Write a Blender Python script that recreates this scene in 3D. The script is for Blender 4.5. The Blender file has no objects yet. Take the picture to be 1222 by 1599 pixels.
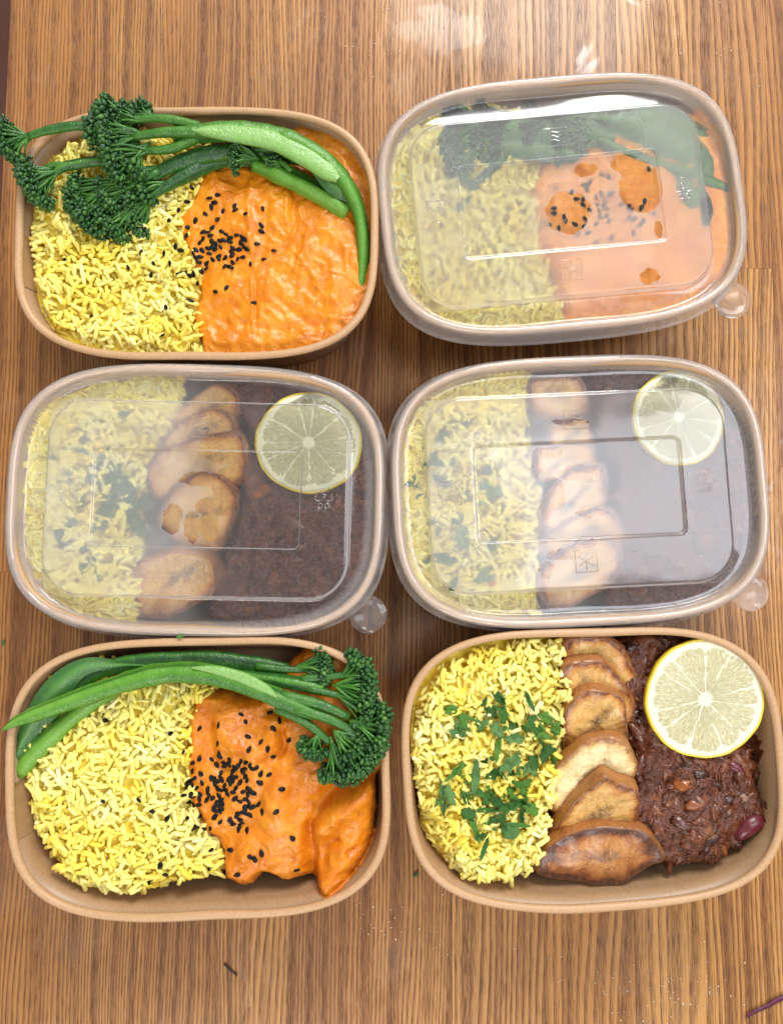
import bpy, math, random
import numpy as np
from mathutils import Vector, Matrix

random.seed(7)
RNG = np.random.default_rng(11)
S = bpy.context.scene
COL = S.collection
MM = 0.001

# ------------------------------------------------------------------ camera, world, lamps, exposure
CAM_F, CAM_T, CAM_H, CAM_R = 1155.0, math.radians(4.412), 0.39457, math.radians(4.24)
cam_d = bpy.data.cameras.new('camera'); cam = bpy.data.objects.new('camera', cam_d); COL.objects.link(cam)
cam_d.sensor_fit = 'VERTICAL'; cam_d.sensor_height = 24.0; cam_d.lens = 24.0 * CAM_F / 1599.0
cam_d.clip_start = 0.01; cam_d.clip_end = 50
cam.matrix_world = Matrix.Translation((0, 0, CAM_H)) @ Matrix.Rotation(CAM_T, 4, 'X') @ Matrix.Rotation(CAM_R, 4, 'Z')
S.camera = cam

W = bpy.data.worlds.new("World"); S.world = W; W.use_nodes = True
W.node_tree.nodes['Background'].inputs[0].default_value = (1.0, 0.965, 0.92, 1)
W.node_tree.nodes['Background'].inputs[1].default_value = 0.52

def lamp(name, loc, target, sx, sy, watts, color):
    d = bpy.data.lights.new(name, 'AREA'); d.shape = 'RECTANGLE'; d.size = sx; d.size_y = sy
    d.energy = watts; d.color = color
    o = bpy.data.objects.new(name, d); COL.objects.link(o); o.location = loc
    o.rotation_euler = (Vector(target) - Vector(loc)).to_track_quat('-Z', 'Y').to_euler()
    return o
lamp('window_light', (0.27, 1.75, 1.36), (0, 0, 0), 0.70, 0.80, 46, (1.0, 0.985, 0.96))
lamp('ceiling_light', (0.66, 0.22, 1.25), (0.05, 0.02, 0), 0.42, 0.9, 9, (0.86, 0.91, 1.0))
lamp('room_light', (-0.05, -1.35, 1.25), (0, 0, 0), 0.9, 0.6, 16, (1.0, 0.96, 0.90))
S.view_settings.view_transform = 'Standard'; S.view_settings.look = 'None'
S.view_settings.exposure = 0.0; S.view_settings.gamma = 1.0
S.render.engine = 'CYCLES'
S.cycles.use_denoising = True
S.cycles.max_bounces = 14; S.cycles.transmission_bounces = 10; S.cycles.transparent_max_bounces = 16
S.cycles.diffuse_bounces = 8; S.cycles.glossy_bounces = 4
S.cycles.caustics_reflective = False; S.cycles.caustics_refractive = True
S.cycles.sample_clamp_indirect = 20.0; S.cycles.blur_glossy = 0.0

# ------------------------------------------------------------------ photograph pixel -> point at a given height
def P(px, py, z):
    px = np.asarray(px, float); py = np.asarray(py, float); z = np.asarray(z, float)
    dx = (px - 611) / CAM_F; dy = -(py - 799.5) / CAM_F
    c, s = math.cos(CAM_R), math.sin(CAM_R)
    dx, dy = c * dx - s * dy, s * dx + c * dy
    ct, st = math.cos(CAM_T), math.sin(CAM_T)
    k = (z - CAM_H) / (-ct + dy * st)
    return np.stack([dx * k, (dy * ct + st) * k, z + 0 * dx], -1)
def PP(pts, z):
    a = np.asarray(pts, float); return P(a[:, 0], a[:, 1], z)
def ZM(pts, ox, oy, k): return [(ox + x / k, oy + y / k) for x, y in pts]

# ------------------------------------------------------------------ mesh helpers
def make_mesh(name, V, F, smooth=True, attrs=None):
    me = bpy.data.meshes.new(name)
    V = np.asarray(V, np.float32)
    if not isinstance(F, (list, tuple)) or (len(F) and not isinstance(F[0], np.ndarray)):
        groups = {}
        for f in F: groups.setdefault(len(f), []).append(f)
        F = [np.array(g, np.int32) for g in groups.values()]
    F = [f for f in F if len(f)]
    nl = sum(f.size for f in F); nf = sum(len(f) for f in F)
    me.vertices.add(len(V)); me.vertices.foreach_set('co', V.ravel())
    me.loops.add(nl); me.loops.foreach_set('vertex_index', np.concatenate([f.ravel() for f in F]).astype(np.int32))
    tot = np.concatenate([np.full(len(f), f.shape[1], np.int32) for f in F])
    st = np.concatenate([[0], np.cumsum(tot)[:-1]]).astype(np.int32)
    me.polygons.add(nf); me.polygons.foreach_set('loop_start', st)
    me.polygons.foreach_set('use_smooth', np.full(nf, smooth, bool))
    for k, a in (attrs or {}).items():
        a = np.asarray(a, np.float32)
        if a.ndim == 1:
            at = me.attributes.new(k, 'FLOAT', 'POINT'); at.data.foreach_set('value', a)
        else:
            at = me.attributes.new(k, 'FLOAT_VECTOR', 'POINT'); at.data.foreach_set('vector', a.ravel())
    me.update(calc_edges=True); me.validate()
    return me
def tag(o, label=None, cat=None, group=None, kind=None):
    for k, v in (('label', label), ('category', cat), ('group', group), ('kind', kind)):
        if v: o[k] = v
    return o
def thing(name, loc, label, cat, group=None, kind=None):
    o = bpy.data.objects.new(name, None); COL.objects.link(o); o.location = loc; o.empty_display_size = 0.01
    return tag(o, label, cat, group, kind)
def part(root, name, V, F, m, smooth=True, attrs=None, kind=None, label=None, off=None):
    V = np.array(V, float)
    if root and root.get('lidded'): V[:, 2] = np.minimum(V[:, 2], lid_under(2, V[:, 0], V[:, 1]) + .0004)
    base = np.array(off if off is not None else (root.location if root else (0, 0, 0)))
    o = bpy.data.objects.new(name, make_mesh(name, V - base, F, smooth, attrs)); COL.objects.link(o)
    o.data.materials.append(m)
    if root: o.parent = root
    if kind: o['kind'] = kind
    if label: o['label'] = label
    return o
def solo(name, V, F, m, label, cat, group=None, kind=None, smooth=True, attrs=None):
    V = np.asarray(V, float)
    c = np.array([(V[:, 0].min() + V[:, 0].max()) / 2, (V[:, 1].min() + V[:, 1].max()) / 2, V[:, 2].min()])
    o = bpy.data.objects.new(name, make_mesh(name, V - c, F, smooth, attrs)); COL.objects.link(o); o.location = c
    o.data.materials.append(m)
    return tag(o, label, cat, group, kind)
def grid_faces(nr, nc, wrap=True, base=0):
    i = np.arange(nr - 1)[:, None]; j = np.arange(nc if wrap else nc - 1)[None, :]
    j2 = (j + 1) % nc
    return (np.stack([i * nc + j, i * nc + j2, (i + 1) * nc + j2, (i + 1) * nc + j], -1) + base).reshape(-1, 4).astype(np.int32)
class Acc:
    def __init__(s): s.V = []; s.F = {}; s.A = []; s.n = 0
    def add(s, V, Fs, a=0.0):
        V = np.asarray(V, float).reshape(-1, 3)
        for f in Fs:
            f = np.asarray(f, np.int32)
            if len(f): s.F.setdefault(f.shape[1], []).append(f + s.n)
        s.V.append(V); s.A.append(np.broadcast_to(np.asarray(a, float), (len(V),))); s.n += len(V)
    def out(s): return np.concatenate(s.V), [np.concatenate(f) for f in s.F.values()], np.concatenate(s.A)

# ------------------------------------------------------------------ noise
def _h(ix, iy, seed):
    n = (ix.astype(np.int64) * 374761393 + iy.astype(np.int64) * 668265263 + seed * 1274126177) & 0x7fffffff
    n = ((n ^ (n >> 13)) * 1274126177) & 0x7fffffff
    return ((n ^ (n >> 16)) & 0xffff) / 65535.0
def vnoise(x, y, seed=0):
    ix = np.floor(x); iy = np.floor(y); fx = x - ix; fy = y - iy
    fx = fx * fx * fx * (fx * (fx * 6 - 15) + 10); fy = fy * fy * fy * (fy * (fy * 6 - 15) + 10)
    a = _h(ix, iy, seed); b = _h(ix + 1, iy, seed); c = _h(ix, iy + 1, seed); d = _h(ix + 1, iy + 1, seed)
    return (a * (1 - fx) + b * fx) * (1 - fy) + (c * (1 - fx) + d * fx) * fy * 1.0
def fbm(x, y, seed=0, octv=4):
    s = 0; a = 0.5
    for o in range(octv):
        s = s + a * (vnoise(x, y, seed + o * 17) - 0.5); x = x * 2.03 + 3.1; y = y * 2.03 + 1.7; a *= 0.5
    return s
def inpoly(X, Y, poly):
    r = np.zeros(X.shape, bool); n = len(poly)
    for i in range(n):
        x1, y1 = poly[i][:2]; x2, y2 = poly[(i + 1) % n][:2]
        if y1 == y2: continue
        r ^= ((y1 > Y) != (y2 > Y)) & (X < (x2 - x1) * (Y - y1) / (y2 - y1) + x1)
    return r
def dseg(X, Y, pl, closed=False):
    d = np.full(X.shape, 1e9); n = len(pl)
    for i in range(n if closed else n - 1):
        x1, y1 = pl[i][:2]; x2, y2 = pl[(i + 1) % n][:2]
        vx, vy = x2 - x1, y2 - y1; L = vx * vx + vy * vy + 1e-18
        t = np.clip(((X - x1) * vx + (Y - y1) * vy) / L, 0, 1)
        d = np.minimum(d, np.hypot(X - x1 - t * vx, Y - y1 - t * vy))
    return d
def smooth_closed(pts, per=8):
    p = np.asarray(pts, float); n = len(p); out = []
    for i in range(n):
        p0, p1, p2, p3 = p[i - 1], p[i], p[(i + 1) % n], p[(i + 2) % n]
        for k in range(per):
            t = k / per
            out.append(0.5 * ((2 * p1) + (-p0 + p2) * t + (2 * p0 - 5 * p1 + 4 * p2 - p3) * t * t + (-p0 + 3 * p1 - 3 * p2 + p3) * t ** 3))
    return np.array(out)
def smooth_open(pts, per=6):
    p = np.asarray(pts, float); p = np.vstack([2 * p[0] - p[1], p, 2 * p[-1] - p[-2]]); out = []
    for i in range(1, len(p) - 2):
        p0, p1, p2, p3 = p[i - 1], p[i], p[i + 1], p[i + 2]
        for k in range(per):
            t = k / per
            out.append(0.5 * ((2 * p1) + (-p0 + p2) * t + (2 * p0 - 5 * p1 + 4 * p2 - p3) * t * t + (-p0 + 3 * p1 - 3 * p2 + p3) * t ** 3))
    out.append(p[-2]); return np.array(out)
def tube(path, rad, ns=8, sq=1.0, caps=True, rough=0.0, seed=0):
    path = np.asarray(path, float); n = len(path); rad = np.broadcast_to(np.asarray(rad, float), (n,))
    T = np.gradient(path, axis=0); T /= np.linalg.norm(T, axis=1)[:, None] + 1e-12
    up = np.array([0, 0, 1.0]); V = []
    a = np.arange(ns) / ns * 2 * math.pi
    rr = np.random.default_rng(seed); wob = 1 + rough * rr.standard_normal((ns,))
    for i in range(n):
        s = np.cross(T[i], up)
        if np.linalg.norm(s) < 1e-3: s = np.cross(T[i], [0, 1.0, 0])
        s /= np.linalg.norm(s); u = np.cross(s, T[i])
        V.append(path[i] + rad[i] * (np.cos(a) * wob)[:, None] * s + rad[i] * sq * (np.sin(a) * wob)[:, None] * u)
    V = np.concatenate(V); F = [grid_faces(n, ns)]
    if caps:
        V = np.vstack([V, path[0], path[-1]]); k = n * ns; j = np.arange(ns); j2 = (j + 1) % ns
        F.append(np.stack([np.full(ns, k), j2, j], -1)); F.append(np.stack([np.full(ns, k + 1), (n - 1) * ns + j, (n - 1) * ns + j2], -1))
    return V, F

TA = math.radians(4.0)
# ------------------------------------------------------------------ node helper
class NT:
    def __init__(s, name):
        s.m = bpy.data.materials.new(name); s.m.use_nodes = True; s.t = s.m.node_tree; s.t.nodes.clear()
        s.out = s.t.nodes.new('ShaderNodeOutputMaterial')
    def n(s, typ, ins=None, **props):
        nd = s.t.nodes.new(typ)
        for k, v in props.items(): setattr(nd, k, v)
        for k, v in (ins or {}).items():
            sock = nd.inputs[k]
            if isinstance(v, bpy.types.NodeSocket): s.t.links.new(v, sock)
            elif isinstance(v, bpy.types.Node): s.t.links.new(v.outputs[0], sock)
            elif v is not None: sock.default_value = v
        return nd
    def obj(s): return s.n('ShaderNodeTexCoord').outputs['Object']
    def math(s, op, a, b=None, c=None, clamp=False):
        return s.n('ShaderNodeMath', {0: a, **({1: b} if b is not None else {}), **({2: c} if c is not None else {})}, operation=op, use_clamp=clamp).outputs[0]
    def vmul(s, v, k): return s.n('ShaderNodeVectorMath', {0: v, 1: k}, operation='MULTIPLY').outputs[0]
    def vadd(s, v, k): return s.n('ShaderNodeVectorMath', {0: v, 1: k}, operation='ADD').outputs[0]
    def noise(s, v, scale, detail=3, rough=0.5, dist=0.0):
        return s.n('ShaderNodeTexNoise', {'Vector': v, 'Scale': scale, 'Detail': detail, 'Roughness': rough, 'Distortion': dist}).outputs['Fac']
    def ramp(s, fac, stops, interp='LINEAR'):
        nd = s.n('ShaderNodeValToRGB', {0: fac}); cr = nd.color_ramp; cr.interpolation = interp
        while len(cr.elements) < len(stops): cr.elements.new(0.5)
        for e, (p, c) in zip(cr.elements, stops):
            e.position = p; e.color = (*c, 1) if len(c) == 3 else c
        return nd.outputs[0]
    def mix(s, fac, a, b, mode='MIX'):
        nd = s.n('ShaderNodeMix', data_type='RGBA', blend_type=mode)
        for i, v in ((0, fac), (6, a), (7, b)):
            if isinstance(v, bpy.types.NodeSocket): s.t.links.new(v, nd.inputs[i])
            else: nd.inputs[i].default_value = ((*v, 1) if isinstance(v, tuple) and len(v) == 3 else v)
        return nd.outputs[2]
    def mr(s, v, a, b, c=0.0, d=1.0, smooth=False):
        return s.n('ShaderNodeMapRange', {0: v, 1: a, 2: b, 3: c, 4: d}, interpolation_type='SMOOTHSTEP' if smooth else 'LINEAR').outputs[0]
    def attr(s, name, vec=False):
        nd = s.n('ShaderNodeAttribute', attribute_name=name); return nd.outputs['Vector' if vec else 'Fac']
    def bump(s, h, dist, strength=1.0, normal=None):
        return s.n('ShaderNodeBump', {'Height': h, 'Distance': dist, 'Strength': strength, **({'Normal': normal} if normal else {})}).outputs[0]
    def pbsdf(s, color, rough=0.5, normal=None, **kw):
        ins = {'Base Color': (*color, 1) if isinstance(color, tuple) and len(color) == 3 else color, 'Roughness': rough}
        if normal is not None: ins['Normal'] = normal
        for k, v in kw.items(): ins[k.replace('_', ' ')] = v
        return s.n('ShaderNodeBsdfPrincipled', ins).outputs[0]
    def done(s, sh): s.t.links.new(sh, s.out.inputs[0]); return s.m

# ------------------------------------------------------------------ materials
def mat_oak():
    t = NT('oak'); co = t.obj()
    rnd = t.n('ShaderNodeObjectInfo').outputs['Random']
    off = t.n('ShaderNodeCombineXYZ', {0: t.math('MULTIPLY', rnd, 3.7), 1: t.math('MULTIPLY', rnd, 9.1), 2: 0.0}).outputs[0]
    c = t.vadd(co, off)
    sep = t.n('ShaderNodeSeparateXYZ', {0: c})
    w1 = t.noise(t.vmul(c, (11, 1.7, 1)), 1.0, 3, 0.45)
    w2 = t.noise(t.vmul(c, (160, 22, 1)), 1.0, 2, 0.5)
    x = t.math('ADD', sep.outputs[0], t.math('MULTIPLY', w1, 0.055)); x = t.math('ADD', x, t.math('MULTIPLY', w2, 0.0009))
    k = t.math('ADD', 230.0, t.math('MULTIPLY', rnd, 330.0))
    ring = t.math('FRACT', t.math('MULTIPLY', x, k))
    early = t.ramp(ring, [(0.0, (1, 1, 1)), (0.22, (0.75,) * 3), (0.55, (0.08,) * 3), (0.9, (0, 0, 0)), (1.0, (1, 1, 1))])
    broad = t.math('FRACT', t.math('MULTIPLY', x, t.math('MULTIPLY_ADD', t.math('FRACT', t.math('MULTIPLY', rnd, 5.1)), 60.0, 52.0)))
    broad = t.ramp(broad, [(0.0, (0.9,) * 3), (0.16, (0.7,) * 3), (0.45, (0, 0, 0)), (0.86, (0, 0, 0)), (1.0, (0.9,) * 3)])
    broad = t.math('MULTIPLY', broad, t.mr(t.noise(t.vmul(c, (40, 4, 1)), 1.0, 2, 0.5), 0.30, 0.5))
    early = t.math('MAXIMUM', t.math('MULTIPLY', early, 0.85), broad)
    pore = t.noise(t.vmul(c, (1900, 95, 1)), 1.0, 2, 0.6)
    pore = t.mr(pore, 0.47, 0.60, smooth=True)
    pore2 = t.mr(t.noise(t.vmul(c, (1150, 30, 1)), 1.0, 1, 0.5), 0.60, 0.70, smooth=True)
    fib = t.noise(t.vmul(c, (2600, 40, 1)), 1.0, 3, 0.6)
    big = t.noise(t.vmul(c, (26, 5, 1)), 1.0, 3, 0.6)
    pk = t.mix(t.math('FRACT', t.math('MULTIPLY', rnd, 7.3)), (0.60, 0.305, 0.094), (0.40, 0.170, 0.046))
    late = t.mix(t.math('FRACT', t.math('MULTIPLY', rnd, 3.3)), (0.135, 0.043, 0.010), (0.110, 0.034, 0.009))
    col = t.mix(t.math('MULTIPLY', early, t.mr(big, 0.3, 0.65, 0.62, 1.0)), pk, late)
    col = t.mix(t.mr(big, 0.45, 0.75, 0, 0.45), col, (0.21, 0.080, 0.022))
    col = t.mix(t.mr(fib, 0.42, 0.75, 0, 0.45), col, (0.25, 0.098, 0.034))
    pf = t.math('MULTIPLY', pore, t.math('MULTIPLY_ADD', early, 0.75, 0.12))
    pf = t.math('MAXIMUM', pf, t.math('MULTIPLY', pore2, 0.55))
    col = t.mix(pf, col, (0.075, 0.026, 0.010))
    # dried spill / wet rings: smoother or duller varnish
    sp = t.noise(t.vmul(co, (1, 1, 1)), 17.0, 5, 0.6, 0.6)
    spm = t.mr(sp, 0.57, 0.61, smooth=True)
    for (px_, py_, rx_, ry_, am) in ((1005, 1490, 26, 24, .75), (690, 45, 26, 12, .28), (420, 118, 14, 8, .5), (1075, 1550, 16, 12, .75), (1040, 985, 24, 6, .7)):
        q = P(px_, py_, 0); c_, s_ = math.cos(TA), math.sin(TA); qx, qy = q[0] * c_ + q[1] * s_, -q[0] * s_ + q[1] * c_
        dd = t.n('ShaderNodeVectorMath', {0: t.vmul(t.vadd(t.vadd(co, t.vmul(t.vadd(t.n('ShaderNodeTexNoise', {'Vector': co, 'Scale': 60.0, 'Detail': 4.0}).outputs['Color'], (-.5, -.5, -.5)), (.03, .03, 0))), (-float(qx), -float(qy), 0)), (1000 / rx_, 1000 / ry_, 0)), 1: (0, 0, 0)}, operation='DISTANCE').outputs['Value']
        film = t.math('MAXIMUM', t.mr(dd, .9, 1.0, am, 0), t.math('MULTIPLY', t.mr(t.math('ABSOLUTE', t.math('SUBTRACT', dd, .97)), 0, .05, 1, 0), am * 1.6))
        spm = t.math('MAXIMUM', spm, film)
    scuff = t.mr(t.noise(t.vmul(co, (1, 1, 1)), 240.0, 3, 0.7), 0.60, 0.72)
    col = t.mix(t.math('MULTIPLY', t.math('MULTIPLY', spm, t.math('MULTIPLY_ADD', scuff, .7, .15)), 0.14), col, (0.75, 0.66, 0.58))
    rough = t.math('ADD', t.math('MULTIPLY_ADD', spm, -0.16, 0.40), t.math('MULTIPLY', pf, 0.2))
    hgt = t.math('MULTIPLY_ADD', pf, -1.0, t.math('MULTIPLY', fib, 0.25))
    return t.done(t.pbsdf(col, rough, t.bump(hgt, 0.00012, 0.8), Specular_IOR_Level=0.32, Coat_Weight=t.math('MULTIPLY_ADD', spm, .4, .16), Coat_Roughness=0.10))
def mat_floor():
    t = NT('dark_floor'); co = t.obj()
    n = t.noise(t.vmul(co, (30, 3, 1)), 1.0, 4, 0.6)
    return t.done(t.pbsdf(t.ramp(n, [(0.3, (0.060, 0.018, 0.009)), (0.7, (0.10, 0.032, 0.015))]), 0.5))
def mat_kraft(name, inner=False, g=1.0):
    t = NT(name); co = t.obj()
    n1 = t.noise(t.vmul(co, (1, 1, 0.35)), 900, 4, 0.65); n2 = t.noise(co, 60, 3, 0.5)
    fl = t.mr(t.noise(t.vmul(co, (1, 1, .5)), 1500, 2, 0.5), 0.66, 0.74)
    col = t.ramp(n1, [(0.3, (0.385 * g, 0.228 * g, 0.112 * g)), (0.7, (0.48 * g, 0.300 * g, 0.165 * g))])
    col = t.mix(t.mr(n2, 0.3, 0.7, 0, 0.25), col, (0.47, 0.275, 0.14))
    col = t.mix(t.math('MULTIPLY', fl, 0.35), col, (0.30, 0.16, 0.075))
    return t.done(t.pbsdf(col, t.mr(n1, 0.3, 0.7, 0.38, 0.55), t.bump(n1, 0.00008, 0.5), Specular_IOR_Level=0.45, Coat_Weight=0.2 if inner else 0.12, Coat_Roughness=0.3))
def mat_rice():
    t = NT('turmeric_rice'); tone = t.attr('tone'); co = t.obj()
    col = t.ramp(tone, [(0.0, (0.93, 0.75, 0.085)), (0.4, (0.955, 0.85, 0.21)), (0.8, (0.965, 0.90, 0.34)), (1.0, (0.97, 0.94, 0.54))])
    n = t.noise(co, 900, 2, 0.5)
    col = t.mix(t.math('MULTIPLY', n, 0.15), col, (0.94, 0.76, 0.08))
    d = t.pbsdf(col, 0.42, t.bump(n, 0.0001, 0.4), Specular_IOR_Level=0.35)
    tr = t.n('ShaderNodeBsdfTranslucent', {0: col}).outputs[0]
    return t.done(t.n('ShaderNodeMixShader', {0: 0.10, 1: d, 2: tr}).outputs[0])
def mat_rice_base():
    t = NT('rice_bed'); n = t.noise(t.obj(), 300, 3, 0.5)
    return t.done(t.pbsdf(t.ramp(n, [(0.3, (0.95, 0.76, 0.06)), (0.7, (0.97, 0.85, 0.15))]), 0.6))
def mat_curry(name, a, b, c):
    t = NT(name); co = t.obj()
    n = t.noise(co, 75, 5, 0.62, 0.5); f = t.noise(co, 900, 3, 0.6); g = t.noise(co, 2200, 2, 0.5); m = t.noise(co, 190, 4, 0.55, 0.4)
    col = t.ramp(t.math('ADD', t.math('MULTIPLY', n, .6), t.math('MULTIPLY', m, .4)), [(0.32, b), (0.5, a), (0.68, c)])
    col = t.mix(t.mr(f, 0.50, 0.72, 0, 0.4), col, b)
    col = t.mix(t.mr(t.noise(t.vadd(co, (2, 5, 1)), 210, 4, 0.6), 0.60, 0.70, 0, 0.55), col, c)
    col = t.mix(t.mr(t.noise(co, 520, 1, 0.5), 0.77, 0.81, 0, 0.8), col, (0.16, 0.035, 0.008))
    h = t.math('ADD', t.math('MULTIPLY_ADD', f, 0.30, t.math('MULTIPLY', g, 0.10)), m)
    return t.done(t.pbsdf(col, t.mr(m, 0.35, 0.65, 0.16, 0.36), t.bump(h, 0.0011, 0.65), Subsurface_Weight=0.2, Subsurface_Radius=(1.0, 0.35, 0.05), Subsurface_Scale=0.0012, Specular_IOR_Level=0.45))
def mat_stew():
    t = NT('dark_stew'); co = t.obj()
    n = t.noise(co, 120, 5, 0.65, 0.8); f = t.noise(t.vmul(co, (1, 1, 1)), 650, 4, 0.65); o = t.noise(t.vadd(co, (3, 1, 2)), 150, 4, 0.6)
    col = t.ramp(n, [(0.25, (0.034, 0.008, 0.004)), (0.5, (0.105, 0.025, 0.009)), (0.75, (0.20, 0.058, 0.019))])
    col = t.mix(t.mr(f, 0.5, 0.75, 0, 0.6), col, (0.13, 0.050, 0.025))
    col = t.mix(t.mr(o, 0.60, 0.70, 0, 0.7), col, (0.28, 0.078, 0.012))
    return t.done(t.pbsdf(col, t.mr(f, 0.3, 0.7, 0.15, 0.4), t.bump(f, 0.0009, 0.8), Specular_IOR_Level=0.55))
def mat_strand():
    t = NT('meat_shred'); tone = t.attr('tone'); f = t.noise(t.obj(), 900, 3, 0.6)
    col = t.ramp(tone, [(0.0, (0.038, 0.009, 0.005)), (0.5, (0.125, 0.033, 0.012)), (0.82, (0.22, 0.072, 0.029)), (0.92, (0.30, 0.080, 0.012)), (1.0, (0.27, 0.14, 0.085))])
    return t.done(t.pbsdf(col, t.mr(f, .3, .7, 0.14, 0.38), t.bump(f, 0.0003, 0.6), Specular_IOR_Level=0.55))
def mat_bean():
    t = NT('kidney_bean_skin'); n = t.noise(t.obj(), 400, 3, 0.6)
    return t.done(t.pbsdf(t.ramp(n, [(0.3, (0.075, 0.008, 0.014)), (0.7, (0.15, 0.022, 0.032))]), 0.3, t.bump(n, 0.0003, 0.5)))
def mat_plantain(name, pale, gold, brown, amount):
    t = NT(name); rnd = t.n('ShaderNodeObjectInfo').outputs['Random']; co = t.vadd(t.obj(), t.n('ShaderNodeCombineXYZ', {0: rnd, 1: t.math('MULTIPLY', rnd, 3.1), 2: t.math('MULTIPLY', rnd, 1.7)}).outputs[0]); amount = t.math('MULTIPLY_ADD', rnd, .16, amount - .08 - .65); r = t.attr('rad'); sd = t.attr('side')
    n = t.noise(co, 95, 5, 0.62, 0.6); f = t.noise(co, 600, 5, 0.72); fib = t.noise(t.vmul(co, (900, 240, 900)), 1.0, 3, 0.6)
    r4 = t.math('POWER', r, 5.0)
    x = t.math('ADD', t.math('ADD', t.math('MULTIPLY', r, 0.40), t.math('MULTIPLY', r4, 0.85)), t.math('MULTIPLY_ADD', n, 1.3, amount))
    col = t.ramp(x, [(0.2, pale), (0.5, pale), (0.78, gold), (1.0, brown)])
    col = t.mix(t.mr(t.noise(t.vmul(co, (500, 130, 300)), 1.0, 3, 0.6), 0.45, 0.72, 0, 0.55), col, gold)
    col = t.mix(t.mr(t.noise(co, 800, 3, 0.6), 0.55, 0.70, 0, t.mr(n, 0.35, 0.6, 0.1, 0.6)), col, brown)
    core = t.mr(t.math('ADD', t.attr('core'), t.math('MULTIPLY_ADD', n, 1.3, -0.65)), 0.42, 0.10, 0, 0.85)
    col = t.mix(t.math('MULTIPLY', core, t.mr(f, 0.25, 0.6)), col, (0.10, 0.050, 0.038))
    side = t.mix(fib, (0.46, 0.20, 0.055), (0.25, 0.080, 0.020))
    side = t.mix(t.mr(n, 0.5, 0.7, 0, 0.6), side, brown)
    col = t.mix(sd, col, side)
    return t.done(t.pbsdf(col, t.mr(n, 0.35, 0.65, 0.20, 0.46), t.bump(t.math('ADD', t.math('MULTIPLY', f, .18), t.math('MULTIPLY', n, 2.5)), 0.0010, 0.75), Coat_Weight=0.35, Coat_Roughness=0.22, Subsurface_Weight=0.15, Subsurface_Radius=(1, .5, .2), Subsurface_Scale=0.001))
def mat_green(name, stops, rough=0.3, spec=0.5, streak=True):
    t = NT(name); co = t.obj(); a = t.attr('tone')
    n = t.noise(co, 160, 3, 0.6); x = t.math('ADD', a, t.math('MULTIPLY_ADD', n, 0.4, -0.2), clamp=True)
    col = t.ramp(x, stops)
    f = t.noise(co, 1200, 2, 0.5)
    col = t.mix(t.mr(t.noise(co, 420, 4, 0.65), 0.5, 0.72, 0, 0.35), col, (0.10, 0.22, 0.04))
    f = t.math('ADD', f, t.math('MULTIPLY', n, 2.5))
    return t.done(t.pbsdf(col, t.mr(n, 0.3, 0.7, rough * .8, rough * 1.5), t.bump(f, 0.0005, 0.6), Specular_IOR_Level=spec, Subsurface_Weight=0.1, Subsurface_Radius=(.4, 1, .2), Subsurface_Scale=0.001))
def mat_leaf(name, a, b, rough=0.35):
    t = NT(name); co = t.obj(); n = t.noise(co, 350, 3, 0.6)
    rnd = t.n('ShaderNodeObjectInfo').outputs['Random']
    col = t.mix(t.math('MULTIPLY_ADD', rnd, 0.6, t.math('MULTIPLY_ADD', n, 0.8, -0.3), clamp=True), a, b)
    d = t.pbsdf(col, rough, t.bump(n, 0.0004, 0.7), Specular_IOR_Level=0.55)
    tr = t.n('ShaderNodeBsdfTranslucent', {0: b + (1,)}).outputs[0]
    return t.done(t.n('ShaderNodeMixShader', {0: 0.15, 1: d, 2: tr}).outputs[0])
def mat_simple(name, c, rough=0.5, nscale=500, var=0.25, **kw):
    t = NT(name); n = t.noise(t.obj(), nscale, 3, 0.6)
    col = t.ramp(n, [(0.3, tuple(v * (1 - var) for v in c)), (0.7, tuple(min(1, v * (1 + var)) for v in c))])
    return t.done(t.pbsdf(col, rough, t.bump(n, 0.0002, 0.4), **kw))
def mat_seg():
    t = NT('lemon_flesh'); v = t.attr('pol', True); co = t.obj()
    s = t.noise(t.vmul(v, (34, 3.5, 1)), 1.0, 3, 0.6, 0.4); s2 = t.noise(t.vmul(v, (11, 2.2, 1)), 1.0, 3, 0.55, 0.6)
    col = t.ramp(s, [(0.30, (0.41, 0.375, 0.195)), (0.50, (0.52, 0.48, 0.28)), (0.62, (0.66, 0.62, 0.42)), (0.74, (0.86, 0.84, 0.68))])
    col = t.mix(t.mr(s2, 0.55, 0.75, 0, 0.55), col, (0.72, 0.69, 0.42))
    return t.done(t.pbsdf(col, 0.16, t.bump(t.math('ADD', s, s2), 0.0006, 0.7), Subsurface_Weight=0.25, Subsurface_Radius=(1, .9, .4), Subsurface_Scale=0.002, Specular_IOR_Level=0.5))
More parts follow.
